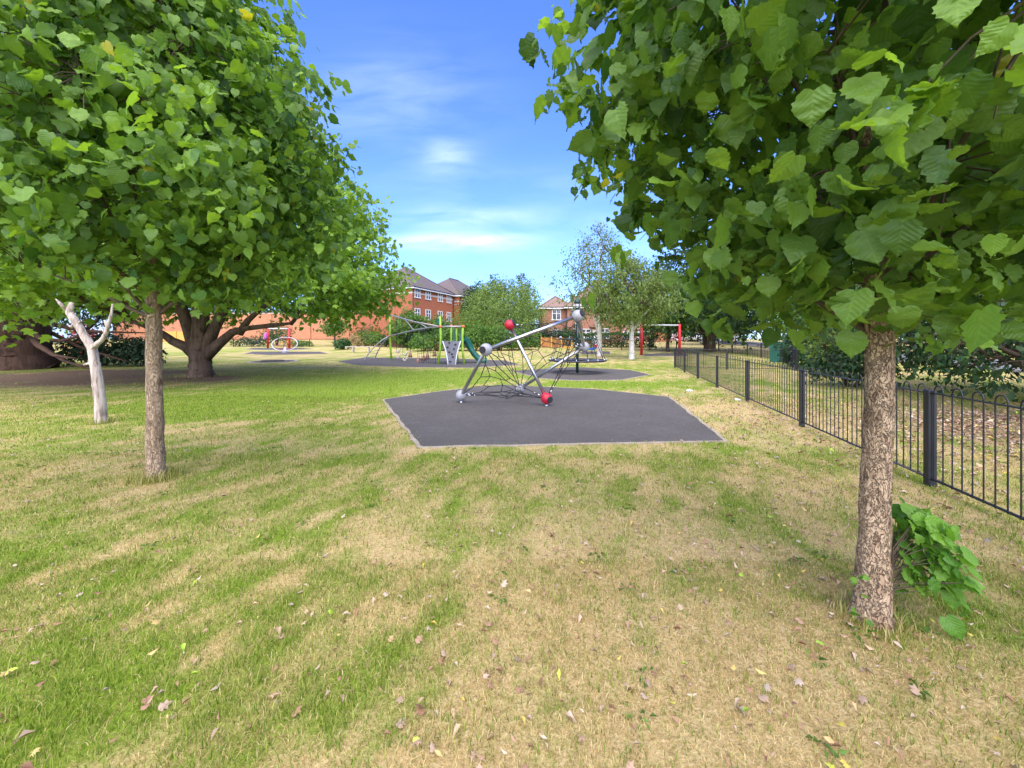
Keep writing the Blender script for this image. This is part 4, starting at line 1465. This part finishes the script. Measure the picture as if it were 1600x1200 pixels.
p_w = M('white_car_paint', (.72, .72, .73), None, rough=.25, coat=.6)
p_s = M('silver_car_paint', (.40, .42, .45), None, rough=.25, coat=.6)
p_r = M('red_car_paint', (.35, .02, .02), None, rough=.25, coat=.6)
car('white parked car right of the red swing post', 30.6, 66, 1.45, p_w)
car('white parked car beside the broad tree trunk', 32.6, 66.5, .1, p_w)
car('silver parked car farther along the distant road', 37.5, 67, .1, p_s)
car('red parked car at the distant kerb', 40.5, 74, .1, p_r)

# ================================================================== TREES
BL = [broad_leaf(14, .25, .22, .05, .024, 1), broad_leaf(14, .45, .30, .06, .024, 2, .42), broad_leaf(14, .10, .12, .08, .024, 3), broad_leaf(14, .65, .2, .07, .024, 4, .44), broad_leaf(14, .3, .42, .06, .024, 8, .40), broad_leaf(14, -.15, .15, .09, .024, 9, .45)]
BM = [broad_leaf(10, .22, .20, .05, .026, 5), broad_leaf(10, .45, .30, .06, .026, 6, .42), broad_leaf(10, .08, .12, .08, .026, 7), broad_leaf(10, .6, .2, .07, .026, 14, .44), broad_leaf(10, -.15, .25, .09, .026, 15, .42)]
SL = [star_leaf(1), star_leaf(2, .25), star_leaf(3, -.1)]
DL = [simple_leaf(.30, .15), simple_leaf(.38, .3), simple_leaf(.25, -.1)]
NL = [simple_leaf(.10, .1), simple_leaf(.14, .2)]

# near right tree, crown hanging over the picture
b0 = G(1360, 968)
x0, y0 = b0.x, b0.y
grow_tree('hazel_tree', 'large leaved young tree in the right foreground with a rugged trunk', 'tree', b0,
          [(b0 - Vector((0, 0, .06)), .105), (Vector((x0 + .005, y0, .08)), .080), (Vector((x0 + .02, y0, .40)), .066), (Vector((x0 + .04, y0, 1.0)), .062), (Vector((x0 + .05, y0, 1.6)), .059), (Vector((x0 + .05, y0 + .05, 2.6)), .05), (Vector((x0, y0 + .05, 4.2)), .03), (Vector((x0, y0, 6.2)), .012)],
          [(1.55, .3), (1.75, .7), (2.0, 1.02), (2.35, 1.32), (2.8, 1.58), (3.5, 1.72), (4.4, 1.55), (5.4, .85), (6.3, .1)], m_bark_near, l_near, BL, 1800, 9, .12, .093,
          nprim=34, shell=.38, gap=.22, lump=.16, seed=21, orient=(.75, .40, .75), tipw=(.4, -1.0, .55), fork=1.55, zmin=1.40, trunk_n=28, twig_r=.0028, prim_r=.020, smooth=True, group='near trees', branchbark=m_twig, axis=(x0 + .03, y0 + .03), twigs=.7, sizevar=.42, nofill=lambda C: np.linalg.norm(C - np.array((0, 0, 1.5)), axis=1) < 1.34)
# suckers at its foot
n = 150
a = NR.uniform(-.9, 1.1, n)
d = NR.random(n) ** .7 * .27 + .06
hz = np.clip(.50 - d * .5 + NR.normal(0, .13, n), .10, .56)
C = np.stack((x0 + .08 + d * np.cos(a), y0 - .02 + d * np.sin(a) * .7, hz), 1)
t = thing('sucker_shoots', 'bright green leafy shoots at the foot of the rugged trunk', 'shoots', gp(x0 + .12, y0))
mb = MB()
for c_ in C[::3]:
    mb.tube([Vector((x0 + .07, y0 - .03, .04)), Vector((x0 + .10, y0 - .02, c_[2] * .7)), Vector(c_)], [.004, .003, .0015], 4, caps=False)
mb.build('stems', m_twig, t, True)
leaves('foliage', BL, C, np.stack((np.cos(a), np.sin(a) - .3, -.35 + 0 * a), 1) + NR.normal(0, .55, (n, 3)), np.stack((np.cos(a) * .3, -.6 + 0 * a, .6 + 0 * a), 1) + NR.normal(0, .42, (n, 3)), NR.uniform(.05, .115, n), l_sucker, t, smooth=True)
nl = 9
C = np.stack((x0 - .13 + NR.normal(0, .02, nl), y0 - .08 + NR.normal(0, .04, nl), NR.uniform(.05, .30, nl)), 1)
leaves('side_leaves', BL, C, NR.normal(0, .6, (nl, 3)) + np.array((-.6, -.2, -.3)), NR.normal(0, .4, (nl, 3)) + np.array((0, -.7, .6)), NR.uniform(.025, .05, nl), l_sucker, t, smooth=True)

# near left tree
b0 = G(243, 747)
x0, y0 = b0.x, b0.y
grow_tree('lime_tree', 'leafy young tree in the left foreground with a straight slim trunk', 'tree', b0,
          [(b0 - Vector((0, 0, .06)), .095), (Vector((x0, y0, .12)), .082), (Vector((x0 - .01, y0, .8)), .072), (Vector((x0 - .02, y0, 1.9)), .066), (Vector((x0 - .02, y0, 3.2)), .05), (Vector((x0, y0, 5.2)), .035), (Vector((x0, y0, 7.3)), .01)],
          [(1.98, .7), (2.25, 1.35), (2.7, 1.66), (3.3, 1.72), (4.0, 1.55), (5.0, 1.10), (6.2, .55), (7.4, .1)], m_bark_left, l_left, BM, 2300, 11, .14, .086,
          nprim=34, shell=.38, gap=.26, lump=.2, seed=33, orient=(.65, .45, .8), tipw=(.4, -1.0, .6), fork=1.8, zmin=1.78, trunk_n=22, twig_r=.0035, prim_r=.022, smooth=True, group='near trees', branchbark=m_twig, sizevar=.4, nofill=lambda C: (C[:, 2] < 2.42) & (C[:, 0] < x0 - .1))

# big spreading maple behind it
b0 = G(313, 589)
x0, y0 = b0.x, b0.y
z = Vector((0, 0, 1))
lim = [[(Vector((x0 + .12, y0, .75)), .26), (Vector((x0 + .8, y0 - .1, 1.30)), .19), (Vector((x0 + 1.4, y0 - .2, 1.75)), .145), (A(385, 513, y0 - .5), .10), (A(420, 509, y0 - .6), .09), (A(455, 505, y0 - .8), .05)],
       [(Vector((x0 - .12, y0, .85)), .26), (Vector((x0 - .6, y0, 1.2)), .18), (A(270, 533, y0), .15), (A(255, 522, y0 - .2), .12), (A(235, 512, y0 - .5), .10), (A(200, 500, y0 - .8), .06)],
       [(Vector((x0 - .15, y0, 1.0)), .28), (Vector((x0 - .45, y0, 1.9)), .22), (Vector((x0 - 1.0, y0, 3.4)), .17), (Vector((x0 - 2.0, y0 - .4, 6)), .14), (Vector((x0 - 2.6, y0 - .5, 9)), .06)],
       [(Vector((x0 + .15, y0, 1.0)), .26), (Vector((x0 + .55, y0, 1.9)), .20), (Vector((x0 + 1.3, y0, 3.4)), .16), (Vector((x0 + 2.6, y0 - .5, 5.5)), .13), (Vector((x0 + 3.6, y0 - .5, 7.5)), .06)],
       [(A(374, 521, y0 - .4), .15), (A(388, 500, y0 - .5), .11), (A(405, 485, y0 - .6), .08), (A(430, 465, y0 - .7), .05)]]
grow_tree('maple_tree', 'broad old maple with low forking limbs behind the slim left tree', 'tree', b0,
          [(b0 - Vector((0, 0, .15)), .50), (Vector((x0, y0, .25)), .38), (Vector((x0, y0, .9)), .35), (Vector((x0, y0, 1.5)), .31), (Vector((x0 + .05, y0, 3.2)), .24), (Vector((x0, y0, 8)), .17), (Vector((x0, y0, 16)), .05)],
          [(2.5, 5.0), (3.1, 6.5), (4.0, 7.0), (5.2, 6.6), (6.5, 6.0), (8.3, 5.0), (10, 4.1), (12.2, 2.9), (15, 1.3), (16.5, .2)], m_bark_dark, l_maple, SL, 4600, 16, .30, .18,
          nprim=60, shell=.30, gap=.2, lump=.14, seed=5, orient=(.5, .55, .8), tipw=(.6, -.6, .5), fork=2.0, limbs=lim, trunk_n=22, twig_r=.012, prim_r=.07, twigs=.5, nofill=lambda C: (np.hypot(C[:, 0] - x0, C[:, 1] - y0) < 4.4) & (C[:, 2] < 3.6))

# bare white dead tree
b0 = G(158, 661)
Zd = b0.y
t = thing('dead_tree', 'bleached leafless dead tree forking in two beside the slim left trunk', 'tree', b0)


def limb(pp, r, n=14, seed=0):
    mb = MB()
    P_ = [A(x, y, Zd + dz) for x, y, dz in pp]
    q, rr = [], []
    for i in range(len(P_) - 1):
        p0, p1, p2, p3 = P_[max(i - 1, 0)], P_[i], P_[i + 1], P_[min(i + 2, len(P_) - 1)]
        for k in range(5):
            f = k / 5
            q.append(.5 * ((2 * p1) + (p2 - p0) * f + (2 * p0 - 5 * p1 + 4 * p2 - p3) * f * f + (3 * p1 - p0 - 3 * p2 + p3) * f ** 3))
            rr.append(r[i] + (r[i + 1] - r[i]) * f)
    q.append(P_[-1])
    rr.append(r[-1])
    return mb.tube(q, rr, n, jit=.07, seed=seed)


tr = limb([(159, 664, 0), (156.5, 630, 0), (152.5, 595, 0), (147.5, 565, 0), (143, 543, 0), (130, 522, -.05), (119, 503, -.08), (109, 489, -.1), (110, 481, -.1), (112, 473, -.1)], [.088, .080, .077, .070, .068, .056, .058, .052, .046, .03])
tr.build('trunk', m_dead, t, True)
limb([(144, 545, 0), (151, 538, -.03), (160, 530, -.05), (166.5, 518, -.08), (168, 511, -.1), (171.5, 500, -.1), (174, 490, -.1), (176, 475, -.1)], [.055, .042, .036, .033, .031, .024, .02, .012], 12, 2).build('limb', m_dead, t, True)
for pp, r in (([(107, 490, -.1), (100, 481, -.15), (94, 474, -.2), (87, 467, -.22)], [.032, .026, .034, .008]), ([(168, 512, -.1), (163, 500, -.12)], [.03, .014]), ([(165, 522, -.08), (161, 514, -.1)], [.03, .018]), ([(146, 570, 0), (138, 568, -.05), (131, 570, -.06)], [.05, .03, .02]),
              ([(113, 511, -.08), (107, 509, -.1)], [.03, .012]), ([(123, 505, -.08), (126, 502, -.12)], [.035, .012]), ([(140, 548, 0), (147, 541, -.09)], [.03, .012])):
    q = [A(x, y, Zd + dz) for x, y, dz in pp]
    MB().tube(q, [v * .8 for v in r], 8, jit=.12, seed=9).build('broken_stub', m_dead, t, True)

# old conifer at the far left
c_ = Vector((-24.3, 18.9, 0))
lim = []
rr_ = random.Random(4)
for (px, py, dz), (p2, q2) in (((70, 545, 0), (150, 578)), ((66, 530, -.5), (140, 520)), ((70, 515, 1), (200, 565)), ((60, 540, -1.5), (120, 560)), ((70, 505, 0), (230, 520))):
    e0, e1 = A(px, py, 18.7 + dz), A(p2, q2, 18.5 + dz)
    lim.append([(Vector((-23.6, 18.9, e0.z + .3)), .14), (e0, .11), (e0.lerp(e1, .4) - Vector((0, 0, .2)), .075), (e0.lerp(e1, .75) - Vector((0, 0, .1)), .05), (e1, .025)])
grow_tree('redwood_tree', 'massive old conifer with a fibrous trunk at the left edge', 'tree', c_,
          [(c_ - Vector((0, 0, .2)), 1.45), (c_ + Vector((0, 0, .4)), 1.16), (c_ + Vector((0, 0, 1.5)), 1.04), (c_ + Vector((.1, 0, 4)), .9), (c_ + Vector((0, 0, 11)), .5), (c_ + Vector((0, 0, 19)), .08)],
          [(2.5, 4.4), (3.3, 5.6), (5, 5.2), (9, 4.2), (14, 2.6), (19.5, .2)], m_bark_red, l_conifer, NL, 1500, 22, .40, .26,
          nprim=50, shell=.4, gap=.1, seed=8, orient=(.3, .6, .8), tipw=(.8, -.6, .5), fork=2.0, limbs=lim, trunk_n=26, twig_r=.02, prim_r=.09, twigs=.4, leaf_name='needles')


# ------------------------------------------------------------------ shrubs and smaller or farther trees
def shrub(name, label, c, rx, ry, h, lm, temps, n, ls, group=None, cat='shrub', seed=1, low=.08, stems=7, lump=.2, barkm=None):
    """many-stemmed bush: stems and leaf clusters through a lumpy dome"""
    rng = np.random.default_rng(seed)
    t_ = thing(name, label, cat, c, group)
    ph = rng.random(6) * 6.28
    m = n * 2
    u = norm(rng.normal(0, 1, (m, 3)))
    u = u[u[:, 2] > -.55][:n]
    n = len(u)
    az = np.arctan2(u[:, 1], u[:, 0])
    q = 1 + lump * (.5 * np.sin(3 * az + ph[0] + 3 * u[:, 2]) + .4 * np.sin(5 * az + ph[1] - 4 * u[:, 2]) + .4 * np.sin(7 * u[:, 2] + ph[2] + 2 * az) + .35 * np.sin(11 * az + 9 * u[:, 2] + ph[3]))
    rho = q * rng.random(n) ** .3
    P = np.stack((c.x + u[:, 0] * rho * rx, c.y + u[:, 1] * rho * ry, c.z + h * .42 + u[:, 2] * rho * h * .56), 1)
    P[:, 2] = np.maximum(P[:, 2], c.z + low + .25 * h * rng.random(n) * (P[:, 2] < c.z + low))
    st = MB()
    for i in range(stems):
        a = rng.uniform(0, 6.28)
        e = c + Vector((math.cos(a) * rx * .55, math.sin(a) * ry * .55, h * rng.uniform(.5, .8)))
        b_ = c + Vector((math.cos(a) * .1, math.sin(a) * .1, -.05))
        st.tube([b_, b_.lerp(e, .5) + Vector((0, 0, .1 * h)), e], [.03 * h / 2 + .01, .02 * h / 2 + .008, .006], 6)
    st.build('stems', barkm or m_twig, t_, True)
    N_ = u * .8 + np.array((0, 0, .55)) + norm(rng.normal(0, 1, (n, 3))) * .7
    T_ = u * .6 + np.array((0, 0, -.2)) + norm(rng.normal(0, 1, (n, 3))) * .8
    big = .5 + .5 * np.sin(P[:, 0] * 6 / rx + ph[4]) * np.sin(P[:, 2] * 7 / h + ph[5])
    leaves('foliage', temps, P, T_, N_, ls * np.clip(rng.normal(1, .3, n), .4, 1.7), lm, t_, np.clip(.6 * rng.random(n) + .35 * big, 0, .95))
    return t_


def tree(name, label, c, H, r, z0, lm, bark, ncl, nleaf, ls, temps=DL, group=None, seed=1, tr_=None, lean=0.0, gap=.25, shell=.45, prof=None, crad=None, tipw=(.4, -.5, .7), orient=(.6, .5, .8), twigs=.3, limbs=()):
    tr_ = tr_ or .018 * H + .05
    pr = prof or [(z0, r * .55), (z0 + (H - z0) * .2, r * .92), (z0 + (H - z0) * .45, r), (z0 + (H - z0) * .72, r * .72), (z0 + (H - z0) * .9, r * .36), (H, r * .06)]
    pr = [(c.z + a, b_) for a, b_ in pr]
    top = c + Vector((lean, 0, H * .92))
    return grow_tree(name, label, 'tree', c, [(c - Vector((0, 0, .15)), tr_ * 1.25), (c + Vector((0, 0, .3)), tr_), (c.lerp(top, .35), tr_ * .8), (c.lerp(top, .65), tr_ * .45), (top, tr_ * .1)], pr, bark, lm, temps, ncl, nleaf,
                     crad or r * .11, ls, nprim=24, shell=shell, gap=gap, lump=.2, seed=seed, orient=orient, tipw=tipw, fork=c.z + z0 * .8, trunk_n=12, twig_r=.012, prim_r=tr_ * .32, twigs=twigs, group=group, limbs=limbs, branchbark=m_twig)


# birches behind the carousel
c_ = G(937, 556.5)
tree('birch_tree', 'slender birch with a pale twin stem left of the swing frame', c_, 10.2, 3.3, 2.9, l_birch, m_birch, 560, 15, .15, group='birch trees', seed=41, tr_=.20, gap=.42, shell=.6, crad=.32, tipw=(.2, -1, .4), limbs=[[(c_ + Vector((.05, 0, 1.2)), .14), (c_ + Vector((-.35, .1, 3)), .12), (c_ + Vector((-.75, .1, 5.5)), .08), (c_ + Vector((-1.1, .1, 8.5)), .03)]])
c_ = G(987, 561)
tree('birch_tree', 'white trunked birch with spreading branches nearest the swing frame', c_, 7.2, 3.2, 2.5, l_birch, m_birch, 800, 17, .16, group='birch trees', seed=43, tr_=.185, gap=.32, shell=.55, crad=.3, tipw=(.2, -1, .4),
     limbs=[[(c_ + Vector((0, 0, 1.9)), .11), (c_ + Vector((.55, 0, 2.7)), .08), (c_ + Vector((1.2, 0, 3.5)), .05), (c_ + Vector((1.9, .2, 4.2)), .02)], [(c_ + Vector((0, 0, 1.9)), .10), (c_ + Vector((-.5, 0, 2.6)), .07), (c_ + Vector((-1.4, 0, 3.1)), .04), (c_ + Vector((-2.4, .2, 3.2)), .02)]])
# round willow between the houses
tree('willow_tree', 'rounded pale green willow between the brick buildings', gp(-1.3, 47), 8.0, 5.3, .7, l_pale, m_bark_dark, 1500, 16, .22, temps=NL + DL, seed=45, gap=.1, shell=.32, twigs=.1, crad=.5,
     prof=[(.6, 3.6), (1.6, 4.9), (3.2, 5.4), (5.2, 4.6), (6.8, 2.9), (7.7, 1.2), (8.3, .2)])
for i, (px, H, r, lab, lm) in enumerate(((772, 10.6, 2.8, 'dark pointed tree rising behind the willow', l_dark), (815, 10.8, 3.2, 'thin crowned tree rising behind the right of the willow', l_birch), (745, 9.6, 2.6, 'dark tree behind the left of the willow', l_dark))):
    tree('backdrop_tree', lab, gp((px - 800) / 600 * 60, 60), H, r, 2.5, lm, m_bark_dark, 330, 13, .30, group='trees behind the willow', seed=50 + i, gap=.35, shell=.5)
# shrub bed behind the slide
for i, (px, z, rx, h, lab, lm) in enumerate(((704, 38, 1.9, 2.4, 'bright green shrub behind the grey climbing panel', l_mid), (742, 37.5, 2.2, 2.85, 'bright green shrub above the foot of the slide', l_mid), (780, 38, 2.3, 2.65, 'bright green shrub behind the upper red ball', l_mid), (813, 39.5, 1.9, 2.2, 'rounded shrub at the right end of the bed', l_mid),
                                           (662, 37, 1.5, 1.75, 'low shrub with dry brown twigs behind the hanging ropes', l_mid), (683, 38.5, 1.2, 1.3, 'dried brown shrub behind the second lime post', l_drybush))):
    shrub('shrub', lab, gp((px - 800) / 600 * z, z), rx, 1.5, h, lm, DL, 2600 if i < 4 else 1200, .20, 'shrubs behind the climbing frame', seed=60 + i)
for i, (px, z, rx, h, lab, lm, n) in enumerate(((862, 45, 2.0, 2.3, 'grey leaved shrub behind the long climbing bar', l_dark, 1700), (888, 46, 1.7, 2.5, 'dark shrub at the left end of the clipped hedge', l_hedge, 1500), (838, 46.5, 1.6, 3.0, 'dark shrub left of the orange board fence', l_dark, 1500),
                                               (536, 40, .72, 1.25, 'small round dark bush left of the bench', l_hedge, 900), (560, 46, 1.5, 1.6, 'dry flowering shrub behind the bench', l_drybush, 700), (584, 46, 1.9, 1.9, 'green shrub behind the right end of the bench', l_mid, 1200), (574, 49, 2.2, 2.6, 'dark shrub against the cream outbuilding', l_hedge, 1300),
                                               (603, 47, 1.2, 1.5, 'grey green shrub at the lime post foot', l_dark, 800), (392, 46.6, 2.6, 1.3, 'pale grey shrub left of the swing frame', l_dark, 900), (433, 50, 2.2, 3.2, 'dark bush behind the left swing frame', l_hedge, 1500), (470, 46.5, 1.5, .8, 'low shrub right of the left swing frame', l_mid, 500))):
    shrub('shrub', lab, gp((px - 800) / 600 * z, z), rx, 1.2, h, lm, DL, n, .20, 'background shrubs', seed=80 + i)
# ornamental trees in front of the apartment block
tree('small_tree', 'light green tree against the near brick gable', gp(-11.9, 44.5), 4.3, 2.3, .6, l_mid, m_bark_dark, 420, 14, .24, group='trees by the apartments', seed=71, gap=.2, shell=.4)
tree('small_tree', 'yellow green tree below the first floor windows', gp(-8.8, 46), 3.7, 1.9, .5, l_mid, m_bark_dark, 300, 13, .22, group='trees by the apartments', seed=72, gap=.25, shell=.4)
tree('small_tree', 'dark green tree behind the hanging ropes', gp(-10.6, 43.5), 3.0, 1.5, .3, l_dark, m_bark_dark, 300, 13, .22, group='trees by the apartments', seed=73, gap=.1, shell=.35)
tree('small_tree', 'dark bush like tree beside the lime tower', gp(-8.0, 44.5), 2.9, 1.4, .3, l_hedge, m_bark_dark, 300, 13, .22, group='trees by the apartments', seed=74, gap=.1, shell=.35)
tree('small_tree', 'slim young tree before the long brick wall', G(523, 541), 3.6, 1.5, 1.5, l_mid, m_bark_dark, 200, 12, .2, group='trees by the apartments', seed=75, gap=.1, shell=.35)

# clipped hedge
t = thing('clipped_hedge', 'long clipped dark green hedge behind the birch trunks', 'hedge', gp(11, 44.5))
x0_, x1_, y0_, y1_, hh = 5.9, 16.3, 44, 45.6, 1.55
n = 9000
fc = NR.random(n)
hx, hy, hz = NR.uniform(x0_, x1_, n), NR.uniform(y0_, y1_, n), NR.uniform(.02, hh, n)
hy = np.where(fc < .55, y0_ + NR.normal(0, .06, n), hy)
hz = np.where(fc > .65, hh + NR.normal(0, .06, n) + .12 * np.sin(hx * 1.7) * np.sin(hx * .6), hz)
hx = np.where((fc > .55) & (fc < .65), np.where(NR.random(n) < .5, x0_, x1_), hx)
C = np.stack((hx, hy, hz + gz(hx, hy)), 1)
leaves('foliage', DL, C, NR.normal(0, 1, (n, 3)), NR.normal(0, .6, (n, 3)) + np.array((0, -.5, .6)), NR.uniform(.10, .22, n), l_hedge, t, np.clip(NR.random(n) * .7 + .3 * (hz > hh * .9), 0, .95))
mb = MB()
for i in range(14):
    x = x0_ + .4 + i * .74
    mb.tube([gp(x, 44.8, -.05), gp(x + .1, 44.8, .7), gp(x, 44.8, 1.35)], [.05, .035, .01], 6)
mb.build('stems', m_twig, t, True)

# trees on the right
c_ = G(1109, 549)
tree('chestnut_tree', 'broad dark tree with a stout trunk beyond the railing corner', c_, 11.5, 7.4, 1.9, l_dark, m_bark_dark, 1000, 17, .30, seed=90, tr_=.52, gap=.15, shell=.38, twigs=.15, crad=.6, group='trees along the road', prof=[(1.7, 5.0), (2.6, 7.0), (4.5, 7.5), (7, 6.4), (9.5, 4), (11.5, .5)])
tree('round_tree', 'lighter green tree above the right swing frame', gp(14.6, 36), 7.2, 3.6, 2.2, l_mid, m_bark_dark, 560, 15, .24, seed=91, tr_=.16, gap=.15, shell=.4, twigs=.2, crad=.42, group='trees along the road')
tree('round_tree', 'mid green tree right of the teal cabinet', gp(21.5, 26.5), 7.5, 3.6, 1.4, l_mid, m_bark_dark, 520, 15, .24, seed=92, tr_=.18, gap=.2, shell=.4, twigs=.2, crad=.42, group='trees along the road')
shrub('shrub', 'dense dark bush right of the teal cabinet', gp(15.9, 19.9), 1.9, 1.5, 2.5, l_dark, DL, 3200, .17, 'roadside bushes', seed=95, low=.15)
shrub('shrub', 'low bright bush in front of the dense dark one', gp(14.9, 18.6), 1.1, .9, .95, l_hedge, DL, 1300, .15, 'roadside bushes', seed=96)
shrub('shrub', 'pale loose bush just left of the rugged trunk', gp(12.7, 15.2), 1.0, .9, 3.1, l_pale, DL, 1700, .13, 'roadside bushes', seed=97, stems=12)
shrub('shrub', 'dark bush behind the railing close to the rugged trunk', gp(10.6, 12.0), 1.2, 1.0, 1.35, l_dark, DL, 1700, .12, 'roadside bushes', seed=98)
# drooping tree beyond the railings, trunk outside the picture
tree('drooping_tree', 'dark tree with boughs drooping low over the leaf litter', gp(13.2, 9.0), 8.5, 4.4, .55, l_dark, m_bark_dark, 2100, 17, .125, seed=99, tr_=.26, gap=.2, shell=.4, twigs=.5, crad=.34, group='trees along the road', prof=[(.55, 3.2), (1.0, 4.2), (1.8, 4.7), (4, 4.4), (6, 3.2), (8.5, .3)], tipw=(.4, -.8, .5))
# far belt of trees closing the view
far = [(26, 52, 9), (33, 58, 10), (41, 52, 11), (50, 56, 12), (62, 60, 12), (58, 46, 11), (46, 38, 10), (40, 30, 9), (48, 24, 10), (56, 32, 11), (38, 18, 9), (34, 10, 9), (60, 72, 13), (76, 60, 13)]
for i, (x, y, H) in enumerate(far):
    tree('roadside_tree', 'one of the leafy trees closing the view across the road', gp(x, y), H, H * .42, 1.5, (l_dark, l_mid, l_hedge)[i % 3], m_bark_dark, 330, 13, .36, group='trees across the road', seed=120 + i, gap=.2, shell=.42, twigs=.06, crad=.7)
farl = [(-66, 52, 11), (-58, 64, 13), (-44, 70, 12), (-30, 74, 12), (-72, 36, 12), (-60, 30, 11), (-52, 66, 12), (-78, 22, 12), (-21, 78, 11)]
for i, (x, y, H) in enumerate(farl):
    tree('parkside_tree', 'one of the leafy trees beyond the brick wall on the left', gp(x, y), H, H * .42, 1.5, (l_dark, l_mid, l_hedge)[i % 3], m_bark_dark, 330, 13, .36, group='trees beyond the left wall', seed=150 + i, gap=.2, shell=.42, twigs=.06, crad=.7)
# dark undergrowth by the conifer, with a red leaved shrub
shrub('shrub', 'dark undergrowth shrub between the dead tree and slim trunk', gp(-22.6, 21.2), 2.2, 1.3, 1.9, l_conifer, NL + DL, 2000, .22, 'undergrowth by the conifer', seed=101)
shrub('shrub', 'dark undergrowth bush just left of the slim trunk', gp(-20.3, 20.9), 1.1, .9, 1.6, l_conifer, NL + DL, 1500, .2, 'undergrowth by the conifer', seed=102)
shrub('shrub', 'red leaved shrub showing behind the fork of the dead tree', gp(-26.5, 24), 1.1, .8, 2.9, l_redleaf, DL, 500, .2, None, seed=103)

# litter on the lawn
m_paper = M('paper', (.80, .80, .80), (.70, .70, .70), scale=20, rough=.8)
for px, py, s, lab in ((1077, 612, .07, 'crumpled white paper on the grass left of the railing'), (1152.5, 626, .055, 'crumpled white paper against the foot of the railing')):
    c_ = G(px, py)
    mb = MB().ball(c_ + Vector((0, 0, s * .4)), s, 12, 8, (1.3, .9, .45))
    r_ = random.Random(px)
    mb.v = [(v[0] + r_.uniform(-.3, .3) * s, v[1] + r_.uniform(-.3, .3) * s, v[2] + r_.uniform(-.2, .2) * s) for v in mb.v]
    tag(mb.build('crumpled_paper', m_paper), lab, 'litter', 'white litter')

# ================================================================== SKY, SUN, CAMERA
SUN_EL, SUN_AZ = math.radians(50), math.radians(188)      # azimuth from +Y (north) clockwise: behind the camera, a little to the left
w = bpy.data.worlds.new('World')
SC.world = w
w.use_nodes = True
nt = w.node_tree
nt.nodes.clear()
out = nt.nodes.new('ShaderNodeOutputWorld')
bg = nd(nt, 'ShaderNodeBackground', i_Strength=.14)
sky = nd(nt, 'ShaderNodeTexSky', sky_type='NISHITA', sun_disc=False, sun_elevation=SUN_EL, sun_rotation=SUN_AZ, altitude=50, air_density=1.0, dust_density=.6, ozone_density=2.0)
tc = nd(nt, 'ShaderNodeTexCoord')
sp = nd(nt, 'ShaderNodeSeparateXYZ')
nt.links.new(tc.outputs['Generated'], sp.inputs[0])
yy = mth(nt, 'MAXIMUM', sp.outputs[1], .02)
uu, ww = mth(nt, 'DIVIDE', sp.outputs[0], yy), mth(nt, 'DIVIDE', sp.outputs[2], yy)
cb = nd(nt, 'ShaderNodeCombineXYZ')
nt.links.new(mth(nt, 'MULTIPLY', uu, 2.2), cb.inputs[0])
nt.links.new(mth(nt, 'MULTIPLY', ww, 9.0), cb.inputs[1])
ns = nd(nt, 'ShaderNodeTexNoise', i_Scale=1.6, i_Detail=8.0, i_Roughness=.55, i_Distortion=.4)
nt.links.new(cb.outputs[0], ns.inputs['Vector'])
front = nd(nt, 'ShaderNodeMapRange', i_1=.05, i_2=.3)
nt.links.new(sp.outputs[1], front.inputs[0])
tot = None
for (u0, w0, a, b_, s) in ((-.14, .252, .17, .020, 1.1), (-.13, .315, .2, .03, .4), (-.18, .475, .07, .045, .32), (-.30, .62, .22, .14, .2), (.0, .40, .35, .05, .12), (.05, .22, .5, .05, .10), (.3, .30, .4, .06, .15)):
    du = mth(nt, 'MULTIPLY', mth(nt, 'SUBTRACT', uu, u0), 1 / a)
    dw = mth(nt, 'MULTIPLY', mth(nt, 'SUBTRACT', ww, w0), 1 / b_)
    g_ = mth(nt, 'MULTIPLY', mth(nt, 'EXPONENT', mth(nt, 'MULTIPLY', mth(nt, 'ADD', mth(nt, 'MULTIPLY', du, du), mth(nt, 'MULTIPLY', dw, dw)), -1.0)), s)
    tot = g_ if tot is None else mth(nt, 'ADD', tot, g_)
nz = nd(nt, 'ShaderNodeMapRange', i_1=.36, i_2=.66)
nt.links.new(ns.outputs['Fac'], nz.inputs[0])
cl = mth(nt, 'MULTIPLY', mth(nt, 'MULTIPLY', tot, mth(nt, 'ADD', nz.outputs[0], .12)), front.outputs[0], clamp=True)
skyc = mixc(nt, 1.0, sky.outputs[0], (.44, .61, 1.08), 'MULTIPLY')
cloud = mixc(nt, mth(nt, 'MULTIPLY', cl, .75, clamp=True), skyc, (4.0, 4.6, 5.2))
nt.links.new(cloud, bg.inputs[0])
nt.links.new(bg.outputs[0], out.inputs[0])

sun = bpy.data.lights.new('sun', 'SUN')
sun.energy, sun.angle, sun.color = 3.1, math.radians(105), (1.0, .885, .72)
so = bpy.data.objects.new('sun', sun)
COL.objects.link(so)
dirv = Vector((math.sin(SUN_AZ) * math.cos(SUN_EL), math.cos(SUN_AZ) * math.cos(SUN_EL), math.sin(SUN_EL)))
so.rotation_euler = dirv.to_track_quat('Z', 'Y').to_euler()
so.location = dirv * 60

cam = bpy.data.cameras.new('camera')
cam.sensor_width, cam.lens = 36.0, 36.0 * F / 1600
cam.shift_y = (HY - 600) / 1600
cam.clip_start, cam.clip_end = .05, 1500
co = bpy.data.objects.new('camera', cam)
COL.objects.link(co)
co.location = (0, 0, EYE)
co.rotation_euler = (PI / 2, 0, 0)
SC.camera = co

vs_ = SC.view_settings
vs_.view_transform, vs_.look, vs_.exposure, vs_.gamma = 'Standard', 'None', 1.52, 1.0
SC.cycles.max_bounces, SC.cycles.diffuse_bounces, SC.cycles.glossy_bounces, SC.cycles.transmission_bounces = 8, 4, 2, 4
SC.cycles.use_adaptive_sampling = True
SC.cycles.adaptive_threshold = .015
SC.cycles.use_denoising = True
SC.render.use_persistent_data = False
